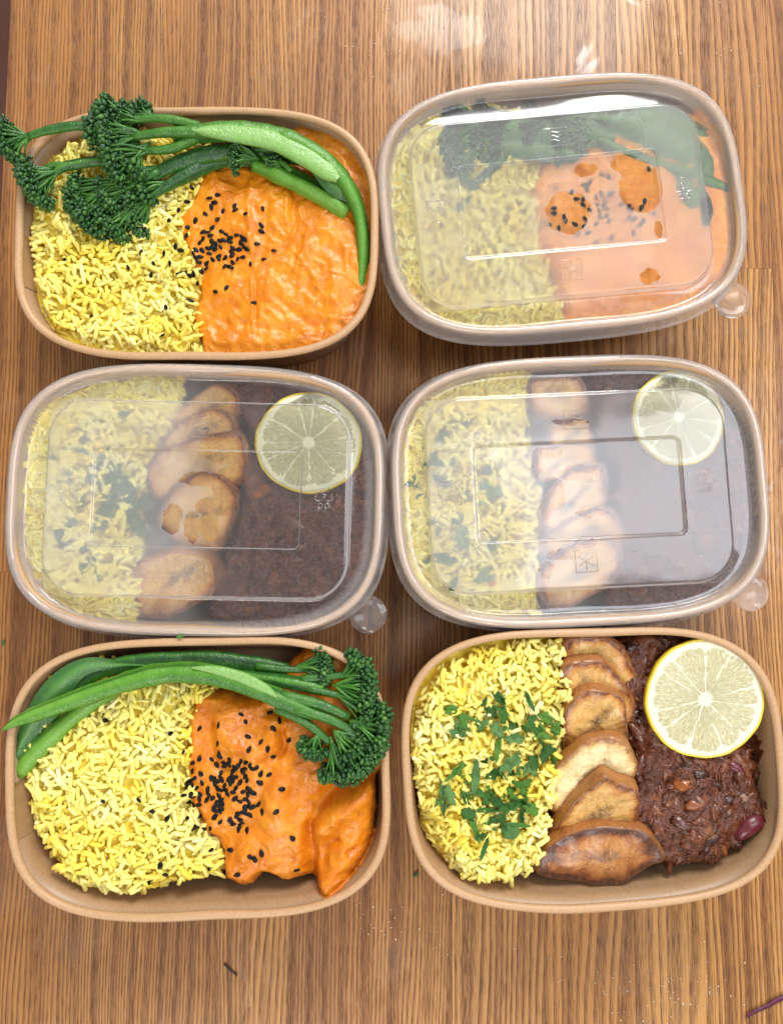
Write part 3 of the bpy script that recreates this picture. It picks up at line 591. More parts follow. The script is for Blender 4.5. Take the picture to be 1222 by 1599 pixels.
# rice grains ------------------------------------------------------
def grain_template():
    rings = [(-.95, .62), (-.70, .96), (0, 1.0), (.70, .96), (.95, .62)]; ns = 6; a = np.arange(ns) / ns * 2 * math.pi
    V = [np.stack([np.full(ns, t), r * np.cos(a), r * np.sin(a) * .86], -1) for t, r in rings]
    V = np.vstack(V + [[[-1.0, 0, 0]], [[1.0, 0, 0]]]); j = np.arange(ns); j2 = (j + 1) % ns
    return V, grid_faces(5, ns), np.vstack([np.stack([np.full(ns, 30), j2, j], -1), np.stack([np.full(ns, 31), 24 + j, 24 + j2], -1)]).astype(np.int32)
GT = grain_template()
def rice(k, poly_px, z0, dome, n, label, edge=5.0, amp=2.2, lmean=5.9, seed=1):
    f = FD[k]; poly = f.poly(poly_px); msk = f.mask(poly); d = dseg(f.X, f.Y, poly, True); d = np.where(msk, d, 0)
    dw = np.clip((z0 - f.wz) / .2, 0, .03)      # distance-like measure to the paper wall
    base = z0 * MM - edge * MM * np.exp(-np.minimum(d, .02) / .0045) + dome * MM * np.clip(d / .02, 0, 1)
    base += amp * MM * 2 * fbm(f.X / .016, f.Y / .016, 31 * seed, 3) - .0012
    if f.lid is not None: base = np.minimum(base + np.where(f.lid < LEDGE_Z, .0032, 0), f.lid - .0034)
    base = np.where(msk, base, .001)
    H = np.where(msk, np.maximum(base, f.H), f.H); hm = H.copy()
    V, F = f.mesh(base, msk)
    bedV, bedF = V, F
    rg = np.random.default_rng(100 + seed); cand = np.argwhere(msk & (base > f.wz + .001))
    T0, Q, Tr = GT; out = []; tones = []; cnt = 0
    samples = np.linspace(-1, 1, 5)
    pick = cand[rg.integers(0, len(cand), n)]; xs = f.x0 + (pick[:, 1] + rg.random(n)) * CELL; ys = f.y0 + (pick[:, 0] + rg.random(n)) * CELL
    ang = rg.uniform(0, math.pi, n); Ls = np.clip(rg.normal(lmean, 1.1, n), 2.4, 8.6) * MM / 2; rs = np.clip(rg.normal(1.13, .14, n), .75, 1.5) * MM
    clump = vnoise(xs / .012, ys / .012, seed * 5)
    for i in range(n):
        L, r = Ls[i], rs[i]; ca, sa = math.cos(ang[i]), math.sin(ang[i])
        sx = xs[i] + samples * L * ca; sy = ys[i] + samples * L * sa
        ii = np.clip(((sy - f.y0) / CELL).astype(int), 0, f.ny - 1); jj = np.clip(((sx - f.x0) / CELL).astype(int), 0, f.nx - 1)
        h = hm[ii, jj]; wzz = f.wz[ii, jj]
        sl = max(-.6, min(.6, (h[-1] + h[-2] - h[0] - h[1]) / (3.0 * L) * .9)) + rg.normal(0, .09)
        zc = np.sort(h - sl * samples * L)[-2] + r * .12
        if f.lid is not None:
            lz = f.lid[ii, jj]; top = (zc + np.abs(sl) * L + r) - lz.min()
            if top > 0: zc -= top
        elif zc > z0 * MM + 7 * MM: continue
        if np.any(wzz > zc + sl * samples * L + .0002): continue
        # footprint update
        b = 1.0 / math.sqrt(1 + sl * sl); ax = np.array([ca * b, sa * b, sl * b]); sd = np.array([-sa, ca, 0]); up = np.cross(ax, sd)
        rot = rg.uniform(0, 6.28); s2 = sd * math.cos(rot) + up * math.sin(rot); u2 = -sd * math.sin(rot) + up * math.cos(rot)
        bend = rg.normal(0, .16) * L; T = T0 * (1 + .10 * rg.standard_normal((32, 1))); T[:, 0] = T0[:, 0]
        c0 = np.array([xs[i], ys[i], zc])
        v = c0 + (T[:, :1] * L) * ax + (T[:, 1:2] * r + bend * (T[:, :1] ** 2 - .4)) * s2 + (T[:, 2:3] * r) * u2
        out.append(v); tones.append(min(1, max(0, rg.normal(.46, .16) + .75 * (clump[i] - .5)))); cnt += 1
        i0, i1 = max(ii.min() - 2, 0), min(ii.max() + 3, f.ny); j0, j1 = max(jj.min() - 2, 0), min(jj.max() + 3, f.nx)
        gx = f.X[i0:i1, j0:j1] - xs[i]; gy = f.Y[i0:i1, j0:j1] - ys[i]
        t = gx * ca + gy * sa; dd = np.hypot(gx - np.clip(t, -L * .9, L * .9) * ca, gy - np.clip(t, -L * .9, L * .9) * sa)
        hh = zc + sl * t + np.sqrt(np.maximum(r * r - dd * dd, 0)); w = hm[i0:i1, j0:j1]
        np.copyto(w, np.maximum(w, hh), where=dd < r)
    f.H = np.maximum(f.H, hm); V = np.concatenate(out); base_i = np.arange(cnt)[:, None, None] * 32
    F4 = (Q[None] + base_i).reshape(-1, 4); F3 = (Tr[None] + base_i).reshape(-1, 3)
    cx = float(xs.mean()); cy = float(ys.mean()); root = thing('yellow_rice', (cx, cy, .001), label, 'rice', 'portions of yellow rice', 'stuff')
    g = part(root, 'rice_grains', V, [F4.astype(np.int32), F3.astype(np.int32)], M_RICE, attrs={'tone': np.repeat(tones, 32)}); g['kind'] = 'stuff'
    b_ = part(root, 'rice_bed', bedV, bedF, M_BED); b_['kind'] = 'stuff'
    return root

# soft masses ---------------------------------------------------------
def ridge(f, px, h, w, z=.042, inside=None):
    pl = PP(px, z)[:, :2]; pl = smooth_open(pl, 4) if len(pl) > 2 else pl
    d = dseg(f.X, f.Y, pl); return h * MM * np.exp(-(d / (w * MM)) ** 2)
def soft_mass(k, poly_px, z0, edge_drop, feats, amp, seed, edge_w=4.0, pz=.040, dome=2.0):
    f = FD[k]; poly = smooth_closed(f.poly(poly_px, pz), 5); wx = f.X + .0022 * fbm(f.X / .007, f.Y / .007, seed + 5, 3) * 2; wy = f.Y + .0022 * fbm(f.X / .007, f.Y / .007, seed + 9, 3) * 2
    msk = inpoly(wx, wy, poly); d = np.where(msk, dseg(wx, wy, poly, True), 0)
    e = np.clip(d / (edge_w * MM), 0, 1); H = z0 * MM - edge_drop * MM * (1 - np.sqrt(1 - (1 - e) ** 2)) + dome * MM * np.clip(d / .025, 0, 1)
    wob = .0012 * fbm(f.X / .012, f.Y / .012, seed + 70, 3)
    fx, fy = f.X + wob * 3, f.Y + wob * 3
    sv = f.X, f.Y
    f.X, f.Y = fx, fy
    for ft in feats: H = H + (.85 if k == 1 else 1.35) * ridge(f, *ft)
    f.X, f.Y = sv
    n1 = fbm(f.X / .017, f.Y / .017, seed, 3); wxx = f.X / .0125 + 2.6 * n1; wyy = f.Y / .0105 - 2.6 * n1
    bill = np.abs(fbm(wxx, wyy, seed + 3, 3)); b2 = np.abs(fbm(f.X / .0042 + 3 * n1, f.Y / .0058 - 2 * n1, seed + 60, 3)); H = H + amp * MM * (2.2 * n1 + 2.6 * (.18 - bill) + .55 * (.15 - b2)) + amp * .22 * MM * fbm(f.X / .0024, f.Y / .0024, seed + 40, 3)
    if f.lid is not None:
        over = H - f.lid; H = np.where(over > -.0008, f.lid - .0008 * np.exp(-np.maximum(over + .0008, 0) / .0008) , H)
    return f, msk, H
def finish_mass(f, msk, H, name, m, label, cat, group=None, attrs=None):
    Hm = np.where(msk, H, .0011); V, F = f.mesh(Hm, msk)
    f.H = np.where(msk, np.maximum(f.H, np.minimum(Hm, 1)), f.H)
    return solo(name, V, F, m, label, cat, group)

# ---- rice polygons (generous to the wall side: the paper clips them)
rice(1, [(5, 330), (60, 215), (200, 190), (338, 235), (318, 290), (290, 340), (309, 395), (318, 450), (311, 500), (328, 580), (100, 600), (20, 480)], 40, 1.5, 2100, 'bright yellow rice below the broccoli heads in the open box with smoother curry', edge=2.0, seed=1)
rice(2, [(600, 200), (700, 150), (845, 190), (838, 300), (850, 400), (885, 520), (700, 540), (620, 480)], 39.5, 2.0, 1650, 'pale looking yellow rice under the curry smeared lid', edge=1.5, seed=2)
rice(3, [(10, 620), (120, 570), (290, 590), (285, 640), (240, 700), (225, 780), (225, 860), (215, 990), (60, 980), (10, 860)], 41.3, 2.0, 1700, 'yellow rice seen through the lid whose tab lies between boxes', edge=1.5, seed=3)
rice(4, [(610, 650), (700, 575), (822, 580), (818, 680), (842, 760), (835, 960), (700, 970), (620, 880)], 41.3, 2.0, 1650, 'yellow rice seen through the lid with the bluish glare', edge=1.5, seed=4)
rice(5, [(5, 1150), (60, 1040), (200, 1030), (340, 1060), (310, 1120), (298, 1180), (302, 1240), (318, 1290), (346, 1330), (346, 1368), (318, 1378), (290, 1368), (262, 1385), (205, 1402), (140, 1400), (95, 1372), (66, 1345), (70, 1320), (36, 1285), (33, 1240), (15, 1200)], 40, 3.5, 2300, 'large mound of pale yellow rice below green stems in the open box', edge=9.0, amp=2.4, lmean=6.3, seed=5)
rice(6, [(640, 1180), (640, 1080), (690, 1000), (870, 990), (885, 1060), (878, 1150), (868, 1215), (855, 1280), (842, 1330), (822, 1368), (800, 1380), (770, 1378), (745, 1386), (700, 1366), (680, 1340), (655, 1290), (652, 1240)], 41, 4.5, 2150, 'yellow rice topped with chopped parsley in the open lemon box', edge=8.0, amp=3.0, seed=6)

# ---- curry
C1 = soft_mass(1, [(318, 272), (360, 258), (420, 258), (470, 185), (540, 175), (600, 260), (610, 480), (560, 590), (316, 600), (316, 545), (303, 500), (312, 452), (300, 405), (280, 365), (276, 345), (298, 318)], 41.8, 7,
    [([(392, 285), (390, 340), (394, 400)], 1.5, 1.8), ([(396, 440), (397, 490), (394, 520)], 1.0, 1.2), ([(402, 440), (402, 500)], -1.2, .9), ([(425, 350), (440, 370)], 1.2, 1.5), ([(455, 300), (463, 345)], -1.6, 1.6), ([(445, 300), (450, 350)], 1.0, 1.5),
     ([(480, 420), (500, 450), (490, 475)], 1.2, 1.6), ([(350, 500), (420, 515), (500, 512)], -1.0, 2.2), ([(300, 480), (330, 470), (380, 455)], 1.0, 3), ([(420, 320), (412, 400)], -1.0, 1.8), ([(500, 330), (520, 420), (515, 500)], .8, 3.5), ([(330, 300), (320, 340)], 1.0, 3.0),
     ([(500, 200), (560, 280)], 2.0, 6), ([(320, 400), (370, 395)], -1.4, 4.5), ([(470, 330), (486, 360), (478, 380)], 1.1, 1.2), ([(455, 395), (475, 410), (470, 430)], .9, 1.1), ([(405, 265), (430, 330)], 1.0, 3), ([(340, 455), (380, 470)], .9, 2.5), ([(440, 470), (470, 500)], -1.2, 2), ([(520, 470), (545, 520)], 1.2, 3), ([(330, 530), (420, 535), (540, 520)], 1.0, 3)], 1.75, 11, 3.0)
finish_mass(*C1, 'orange_curry', M_CURRY, 'smooth bright orange curry filling the right half of the open top box', 'curry', 'portions of orange curry')
C5 = soft_mass(5, [(300, 1092), (330, 1075), (420, 1072), (480, 1000), (560, 1000), (610, 1080), (605, 1180), (590, 1215), (588, 1270), (578, 1330), (552, 1375), (528, 1398), (498, 1396), (486, 1376), (440, 1378), (410, 1370), (392, 1385), (352, 1384), (346, 1362), (340, 1330), (318, 1300), (294, 1255), (287, 1205), (290, 1150)], 41.0, 15,
    [([(345, 1120), (390, 1112), (425, 1125), (420, 1160), (370, 1165), (345, 1140)], 2.4, 5), ([(300, 1150), (318, 1100), (360, 1090)], 1.0, 5), ([(326, 1130), (335, 1180), (350, 1200)], -2.2, 2.6), ([(440, 1140), (446, 1165), (436, 1178)], -3.0, 1.4), ([(420, 1105), (445, 1115), (440, 1140)], -1.5, 2),
     ([(470, 1190), (440, 1230), (445, 1290), (470, 1330)], 2.0, 6), ([(425, 1190), (415, 1240)], -1.4, 3.5), ([(485, 1285), (490, 1330), (492, 1370)], -2.2, 2.0), ([(500, 1290), (550, 1250), (585, 1225)], 3.2, 5), ([(560, 1290), (540, 1340), (515, 1380)], 3.0, 6), ([(505, 1340), (510, 1320), (525, 1310)], -2.0, 2.0),
     ([(495, 1250), (530, 1215), (570, 1205)], -2.4, 3), ([(545, 1325), (556, 1320)], -1.6, 1.4), ([(350, 1365), (375, 1345)], 1.6, 5), ([(592, 1208), (540, 1222), (500, 1262), (482, 1310), (488, 1388)], -3.6, 2.6), ([(525, 1275), (565, 1255)], 3.0, 8), ([(530, 1335), (515, 1372)], 2.6, 7), ([(400, 1190), (430, 1260), (425, 1330)], 1.8, 7), ([(330, 1330), (350, 1300), (390, 1285)], -1.2, 3), ([(365, 1100), (420, 1105), (440, 1130)], 1.5, 4), ([(370, 1240), (385, 1290), (380, 1330)], .9, 4)], 1.7, 23, 5.0, dome=2.5)
finish_mass(*C5, 'orange_curry', M_CURRY2, 'deep orange lumpy curry thick with sesame in the open bottom box', 'curry', 'portions of orange curry')
C2 = soft_mass(2, [(838, 270), (900, 215), (1000, 190), (1100, 180), (1180, 280), (1170, 440), (1080, 520), (880, 540), (872, 470), (845, 400), (828, 330)], 44.0, 10,
    [([(887, 330), (889, 334)], 6, 9), ([(1000, 290), (1000, 300)], 6, 10), ([(975, 255), (978, 258)], 5, 6), ([(913, 264), (914, 265)], 4, 5), ([(1014, 431), (1016, 432)], 4, 4), ([(970, 458), (1050, 458)], 4, 3), ([(1110, 300), (1125, 400)], 4, 8), ([(945, 340), (945, 400)], -1.0, 6), ([(1050, 400), (1100, 470)], -3, 8), ([(920, 480), (960, 490)], -2, 5)], .7, 37, 5.0)
finish_mass(*C2, 'orange_curry', M_CURRYB, 'orange curry pressed in round patches against its frosted lid', 'curry', 'portions of orange curry')

# ---- dark shredded stew
def inside(k, V):
    """pull points that would stick out through the paper wall back into the box"""
    B = BX[k]; V = np.array(V, float)
    for _ in range(14):
        bad = (B.wallz(V[:, 0], V[:, 1]) > V[:, 2] - .0002) & (V[:, 2] < .0515)
        if not bad.any(): break
        V[bad, 0] += (B.cx - V[bad, 0]) * .018; V[bad, 1] += (B.cy - V[bad, 1]) * .018
    return V
def stew(k, poly_px, z0, seed, label, n_str, feats=(), drop=12):
    f, msk, H = soft_mass(k, poly_px, z0, drop, feats, 1.9, seed, 5.0)
    H = H + .0020 * fbm(f.X / .0042, f.Y / .0042, seed + 90, 4) + .0022 * (.2 - np.abs(fbm(f.X / .006, f.Y / .006, seed + 91, 3)))
    if f.lid is not None: H = np.minimum(H, f.lid - .0006)
    Hm = np.where(msk, H, .0011); V, F = f.mesh(Hm, msk); f.H = np.where(msk, np.maximum(f.H, Hm), f.H)
    cc = V.mean(0); root = thing('shredded_stew', (cc[0], cc[1], .001), label, 'stew', 'portions of dark shredded stew')
    part(root, 'sauce_mass', V, F, M_STEW)
    rg = np.random.default_rng(seed); cand = np.argwhere(msk & (Hm > f.wz + .001)); A = Acc(); Cn = Acc()
    for i in range(n_str):
        q = cand[rg.integers(len(cand))]; x, y = f.x0 + q[1] * CELL, f.y0 + q[0] * CELL
        th = rg.normal(2.2 + 1.5 * vnoise(np.array([x / .018]), np.array([y / .018]), seed)[0] * 3, .5); L = rg.uniform(3, 11) * MM; m = 6; cur = rg.normal(0, 130)
        pts = []; px_, py_ = x, y
        for s_ in range(m):
            z = float(f.at(px_, py_)) + rg.uniform(-.0003, .0003) + (.0005 if s_ in (2, 3) else 0)
            if f.lid is not None: z = min(z, float(lid_under(k, px_, py_)) - .0003)
            pts.append((px_, py_, z)); th += cur * L / m + rg.normal(0, .18); px_ += math.cos(th) * L / m; py_ += math.sin(th) * L / m
        r = rg.uniform(.12, .36) * MM; V, F = tube(smooth_open(pts, 2), np.interp(np.linspace(0, 1, 11), [0, .2, .8, 1], [.3, 1, 1, .25]) * r, 5, .8)
        A.add(V, F, min(1, max(0, rg.normal(.5, .24))))
    V, F, a = A.out(); V = inside(k, V); part(root, 'meat_shreds', V, F, M_STRAND, attrs={'tone': a}, kind='stuff')
    for i in range(n_str // 5):
        q = cand[rg.integers(len(cand))]; x, y = f.x0 + q[1] * CELL, f.y0 + q[0] * CELL; z = float(f.at(x, y))
        R = rg.uniform(1.2, 4.4) * MM
        if f.lid is not None: z = min(z, float(lid_under(k, x, y)) - R * .8)
        V, F = blob((x, y, z - R * .38), (R * rg.uniform(1.1, 2.1), R * .8, R * .6), rg.uniform(0, 3.14), rg, .42); Cn.add(V, F, min(1, max(0, rg.normal(.45, .3))))
    V, F, a = Cn.out(); V = inside(k, V); part(root, 'meat_chunks', V, F, M_STRAND, attrs={'tone': a}, kind='stuff')
    return f
def blob(c, r, ang, rg, rough=.2, nu=10, nv=7):
    u = np.arange(nu) / nu * 2 * math.pi; v = np.linspace(-1, 1, nv) * math.pi / 2 * .94
    U, Vv = np.meshgrid(u, v); k = 1 + rough * rg.standard_normal(U.shape) * .5
    X = np.cos(U) * np.cos(Vv) * r[0] * k; Y = np.sin(U) * np.cos(Vv) * r[1] * k; Z = np.sin(Vv) * r[2] * k
    ca, sa = math.cos(ang), math.sin(ang)
    P3 = np.stack([X * ca - Y * sa, X * sa + Y * ca, Z], -1).reshape(-1, 3) + np.array(c)
    return P3, [grid_faces(nv, nu), np.arange(nu)[::-1][None].astype(np.int32), (np.arange(nu) + (nv - 1) * nu)[None].astype(np.int32)]
stew(6, [(965, 1000), (1080, 985), (1190, 1000), (1215, 1100), (1205, 1190), (1196, 1240), (1198, 1290), (1172, 1320), (1122, 1352), (1085, 1360), (1045, 1358), (1005, 1340), (985, 1280), (990, 1200), (975, 1100)], 38.5, 51, 'dark brown shredded stew beside plantain in the open lemon box', 620,
     [([(1030, 1180), (1080, 1220), (1110, 1290)], 3.0, 9), ([(1180, 1130), (1195, 1230)], -5, 3), ([(1150, 1200), (1175, 1250)], 1.5, 4), ([(1000, 1100), (1000, 1180)], -2.5, 4), ([(1060, 1300), (1120, 1330)], 2, 6)], 14)
stew(3, [(345, 590), (500, 570), (590, 640), (600, 860), (560, 960), (440, 990), (350, 975), (325, 960), (345, 880), (370, 780), (385, 680)], 42.5, 61, 'dark brown shredded stew under lid whose tab lies between boxes', 420, [([(420, 930), (560, 860)], 1.5, 10), ([(482, 690), (483, 692)], -5.5, 24)])
stew(4, [(915, 560), (1100, 560), (1190, 650), (1195, 900), (1120, 965), (960, 975), (940, 900), (950, 780), (930, 660)], 42.0, 71, 'dark stew dimmed by the bluish glare on its lid', 380, [([(1059, 651), (1060, 653)], -5.5, 22)])
def bean(c_px, z, L, ang, label, seed, Wd=.52):
    rg = np.random.default_rng(seed); c = P(*c_px, z * MM); V, F = blob((0, 0, 0), (L * MM, L * Wd * MM, L * Wd * MM), 0, rg, .04, 18, 11)
    V[:, 1] += -(V[:, 0] / (L * MM)) ** 2 * L * .25 * MM; ca, sa = math.cos(ang), math.sin(ang)
    V = np.stack([V[:, 0] * ca - V[:, 1] * sa, V[:, 0] * sa + V[:, 1] * ca, V[:, 2]], -1) + c
    V = inside(6, V)
    return solo('kidney_bean', V, F, M_BEAN, label, 'bean', 'kidney beans in the stew')
bean((1168, 1287), 39.5, 9.0, .62, 'large purple kidney bean at the lower right of the open stew', 3)
bean((1148, 1198), 40.0, 5.5, -.5, 'small dark red kidney bean just below the open box lemon slice', 4)
bean((1160, 1226), 40.5, 4.0, 1.2, 'dark red bean scrap between the lemon slice and the large purple bean', 5)

# ------------------------------------------------------------------ fried plantain
def plantain(k, pts, zc, slope, m, label, thick=6.5, dish=.7, core_ax=0.0, twist=0.0, seed=0):
    sp = smooth_closed(pts, 6); p0 = np.asarray(pts, float); lin = np.concatenate([p0[i] + (p0[(i + 1) % len(p0)] - p0[i]) * (np.arange(6) / 6)[:, None] for i in range(len(p0))]); pts = sp * .6 + lin * .4; n = len(pts); z = np.full(n, zc * MM); W_ = None
    c0 = P(pts[:, 0].mean(), pts[:, 1].mean(), zc * MM)
    for _ in range(6):
        W_ = P(pts[:, 0], pts[:, 1], z); z = zc * MM + slope * (W_[:, 1] - c0[1]) + twist * (W_[:, 0] - c0[0])
    c = W_.mean(0); rg = np.random.default_rng(seed)
    nrm = np.array([-twist, -slope, 1.0]); nrm /= np.linalg.norm(nrm)
    rings = [(1.0, thick, 1, 1.0), (1.02, thick * .7, 1, 1), (1.02, thick * .35, 1, 1), (1.0, 1.0, 1, 1), (.985, .35, .55, 1), (.955, .05, .1, .97), (.90, 0, 0, .9), (.78, .15, 0, .78), (.62, .5, 0, .62), (.45, .8, 0, .45), (.28, .95, 0, .28), (.12, 1.0, 0, .12)]
    d = W_ - c; ext = np.linalg.norm(d[:, :2], axis=1); ax = d[np.argmax(ext)] / ext.max(); pr = np.array([-ax[1], ax[0], 0])
    V = []; rad = []; side = []; core = []
    for i, (s, dn, sd, rv) in enumerate(rings):
        dep = dn if sd > 0 else dn * dish
        w = c + d * s - nrm * dep * MM
        wn = fbm(w[:, 0] / .006, w[:, 1] / .006, seed, 3); w = w + nrm * (.0032 * wn)[:, None] * (1 if sd < 1 else .3)
        V.append(w); rad.append(np.full(n, rv)); side.append(np.full(n, sd))
        u = (w - c) @ ax / (ext.max() * .8); v_ = (w - c) @ pr / (ext.max() * .8); core.append(np.hypot(u * .62, v_ * 2.4))
    V.append((c - nrm * dish * MM)[None]); rad.append([0]); side.append([0]); core.append([0]); V.append((c - nrm * thick * MM)[None]); rad.append([1]); side.append([1]); core.append([1])
    V = np.concatenate(V); N = len(rings); j = np.arange(n); j2 = (j + 1) % n; a = N * n
    if k in (3, 4): V[:, 2] = np.minimum(V[:, 2], lid_under(k, V[:, 0], V[:, 1]))
    V[:, 2] = np.maximum(V[:, 2], .004)
    F = [grid_faces(N, n), np.stack([np.full(n, a), (N - 1) * n + j, (N - 1) * n + j2], -1), np.stack([np.full(n, a + 1), j2, j], -1)]
    # outline may run either way round
    area = np.sum(W_[:, 0] * np.roll(W_[:, 1], -1) - np.roll(W_[:, 0], -1) * W_[:, 1])
    if area < 0: F = [f[:, ::-1] for f in F]
    return solo('plantain_slice', V, F, m, label, 'plantain', 'fried plantain slices', attrs={'rad': np.concatenate(rad), 'side': np.concatenate(side), 'core': np.concatenate(core)})
z6 = lambda p: ZM(p, 820, 980, 3.808)
plantain(6, z6([(190, 190), (235, 80), (340, 58), (480, 64), (590, 130), (640, 240), (692, 350), (645, 405), (500, 380), (300, 340), (205, 270)]), 42.3, .40, M_PL, 'topmost golden plantain slice, against the far rim of the open box', seed=1)
plantain(6, z6([(192, 450), (205, 340), (235, 225), (330, 200), (450, 198), (530, 260), (610, 380), (652, 450), (650, 560), (635, 660), (400, 560), (215, 490)]), 43.3, .44, M_PL, 'second plantain slice from the far rim of the open box', thick=7, seed=2)
plantain(6, z6([(228, 520), (300, 410), (400, 372), (510, 388), (592, 435), (605, 560), (610, 690), (480, 770), (300, 800), (235, 770)]), 44.3, .42, M_PL, 'plantain slice with a dark core just above the pale slice', thick=8, seed=3)
plantain(6, z6([(125, 900), (230, 790), (350, 690), (520, 655), (605, 685), (668, 815), (650, 890), (580, 928), (440, 930), (330, 1010), (240, 1090), (150, 1095)]), 44.3, .48, M_PLP, 'palest cream plantain slice, middle of the open box row', dish=.4, seed=4)
plantain(6, z6([(145, 1285), (180, 1180), (320, 1010), (470, 890), (560, 930), (668, 965), (678, 1060), (655, 1200), (500, 1260), (330, 1270)]), 43.6, .55, M_PL, 'golden plantain slice between the palest and the darkest slices', thick=8, seed=5)
plantain(6, z6([(60, 1455), (110, 1330), (260, 1230), (450, 1185), (640, 1198), (745, 1235), (835, 1370), (740, 1430), (545, 1535), (250, 1512), (100, 1478)]), 42.0, .30, M_PLD, 'dark glossy browned plantain slice nearest the bottom rim', thick=9, dish=-1.6, seed=6)
z3 = lambda p: ZM(p, 190, 580, 3.995)
plantain(3, z3([(310, 300), (430, 170), (560, 78), (640, 74), (725, 140), (735, 260), (690, 330), (500, 350), (340, 360)]), 43.5, .18, M_PL, 'plantain slice nearest the far rim, under the lid with its tab between boxes', seed=11)
plantain(3, z3([(240, 470), (330, 330), (440, 265), (570, 228), (655, 245), (718, 330), (700, 430), (500, 480), (330, 500)]), 46.0, .16, M_PL, 'second plantain slice from the far rim, under the tab-between-boxes lid', seed=12)
plantain(3, z3([(150, 640), (200, 510), (400, 425), (560, 385), (735, 378), (785, 480), (785, 620), (720, 715), (560, 720), (400, 720), (210, 800)]), 47.0, .10, M_PL, 'widest plantain slice, its clean edge showing beside the lidded lemon', seed=13)
plantain(3, z3([(215, 930), (300, 730), (400, 662), (530, 612), (640, 662), (720, 742), (715, 880), (640, 1060), (585, 1140), (500, 1120), (400, 1090), (290, 1020)]), 47.4, .06, M_PL, 'plantain slice with browned finger-like patches pressed on the lid', seed=14)
plantain(3, z3([(55, 1215), (180, 1150), (330, 1085), (450, 1078), (540, 1112), (600, 1180), (622, 1280), (560, 1400), (420, 1480), (280, 1548), (95, 1530), (68, 1400)]), 45.5, .20, M_PL, 'large golden plantain slice at the near rim of a lidded box', thick=7, seed=15)
z4 = lambda p: ZM(p, 800, 570, 3.995)
plantain(4, z4([(90, 105), (150, 72), (330, 58), (430, 82), (468, 170), (480, 300), (350, 360), (150, 320), (105, 200)]), 45.4, .20, M_PL, 'charred ended plantain slice at the far rim under the glaring lid', seed=21)
plantain(4, z4([(225, 400), (260, 358), (450, 332), (485, 380), (515, 520), (400, 580), (240, 560)]), 47.6, .18, M_PL, 'second plantain slice under the glaring lid, dark on one end', seed=22)
plantain(4, z4([(120, 600), (140, 512), (320, 490), (500, 480), (532, 580), (500, 680), (330, 720), (165, 720)]), 48.0, .14, M_PL, 'plantain slice with a blackened corner under the glaring lid', seed=23)
plantain(4, z4([(160, 950), (230, 780), (350, 655), (450, 612), (580, 622), (600, 760), (580, 880), (480, 940), (340, 1010), (190, 1060)]), 48.7, .10, M_PL, 'plantain slice right above the single black seed', seed=24)
plantain(4, z4([(155, 1130), (330, 970), (520, 892), (620, 890), (695, 1000), (690, 1110), (450, 1170), (250, 1220)]), 48.0, .16, M_PL, 'half hidden plantain slice next below the one under the black seed', seed=25)
plantain(4, z4([(155, 1295), (300, 1155), (430, 1082), (600, 1062), (700, 1150), (690, 1250), (620, 1370), (430, 1480), (310, 1540), (230, 1522), (160, 1410)]), 48.0, .15, M_PL, 'pale plantain slice at the near rim under the glaring lid', seed=26)

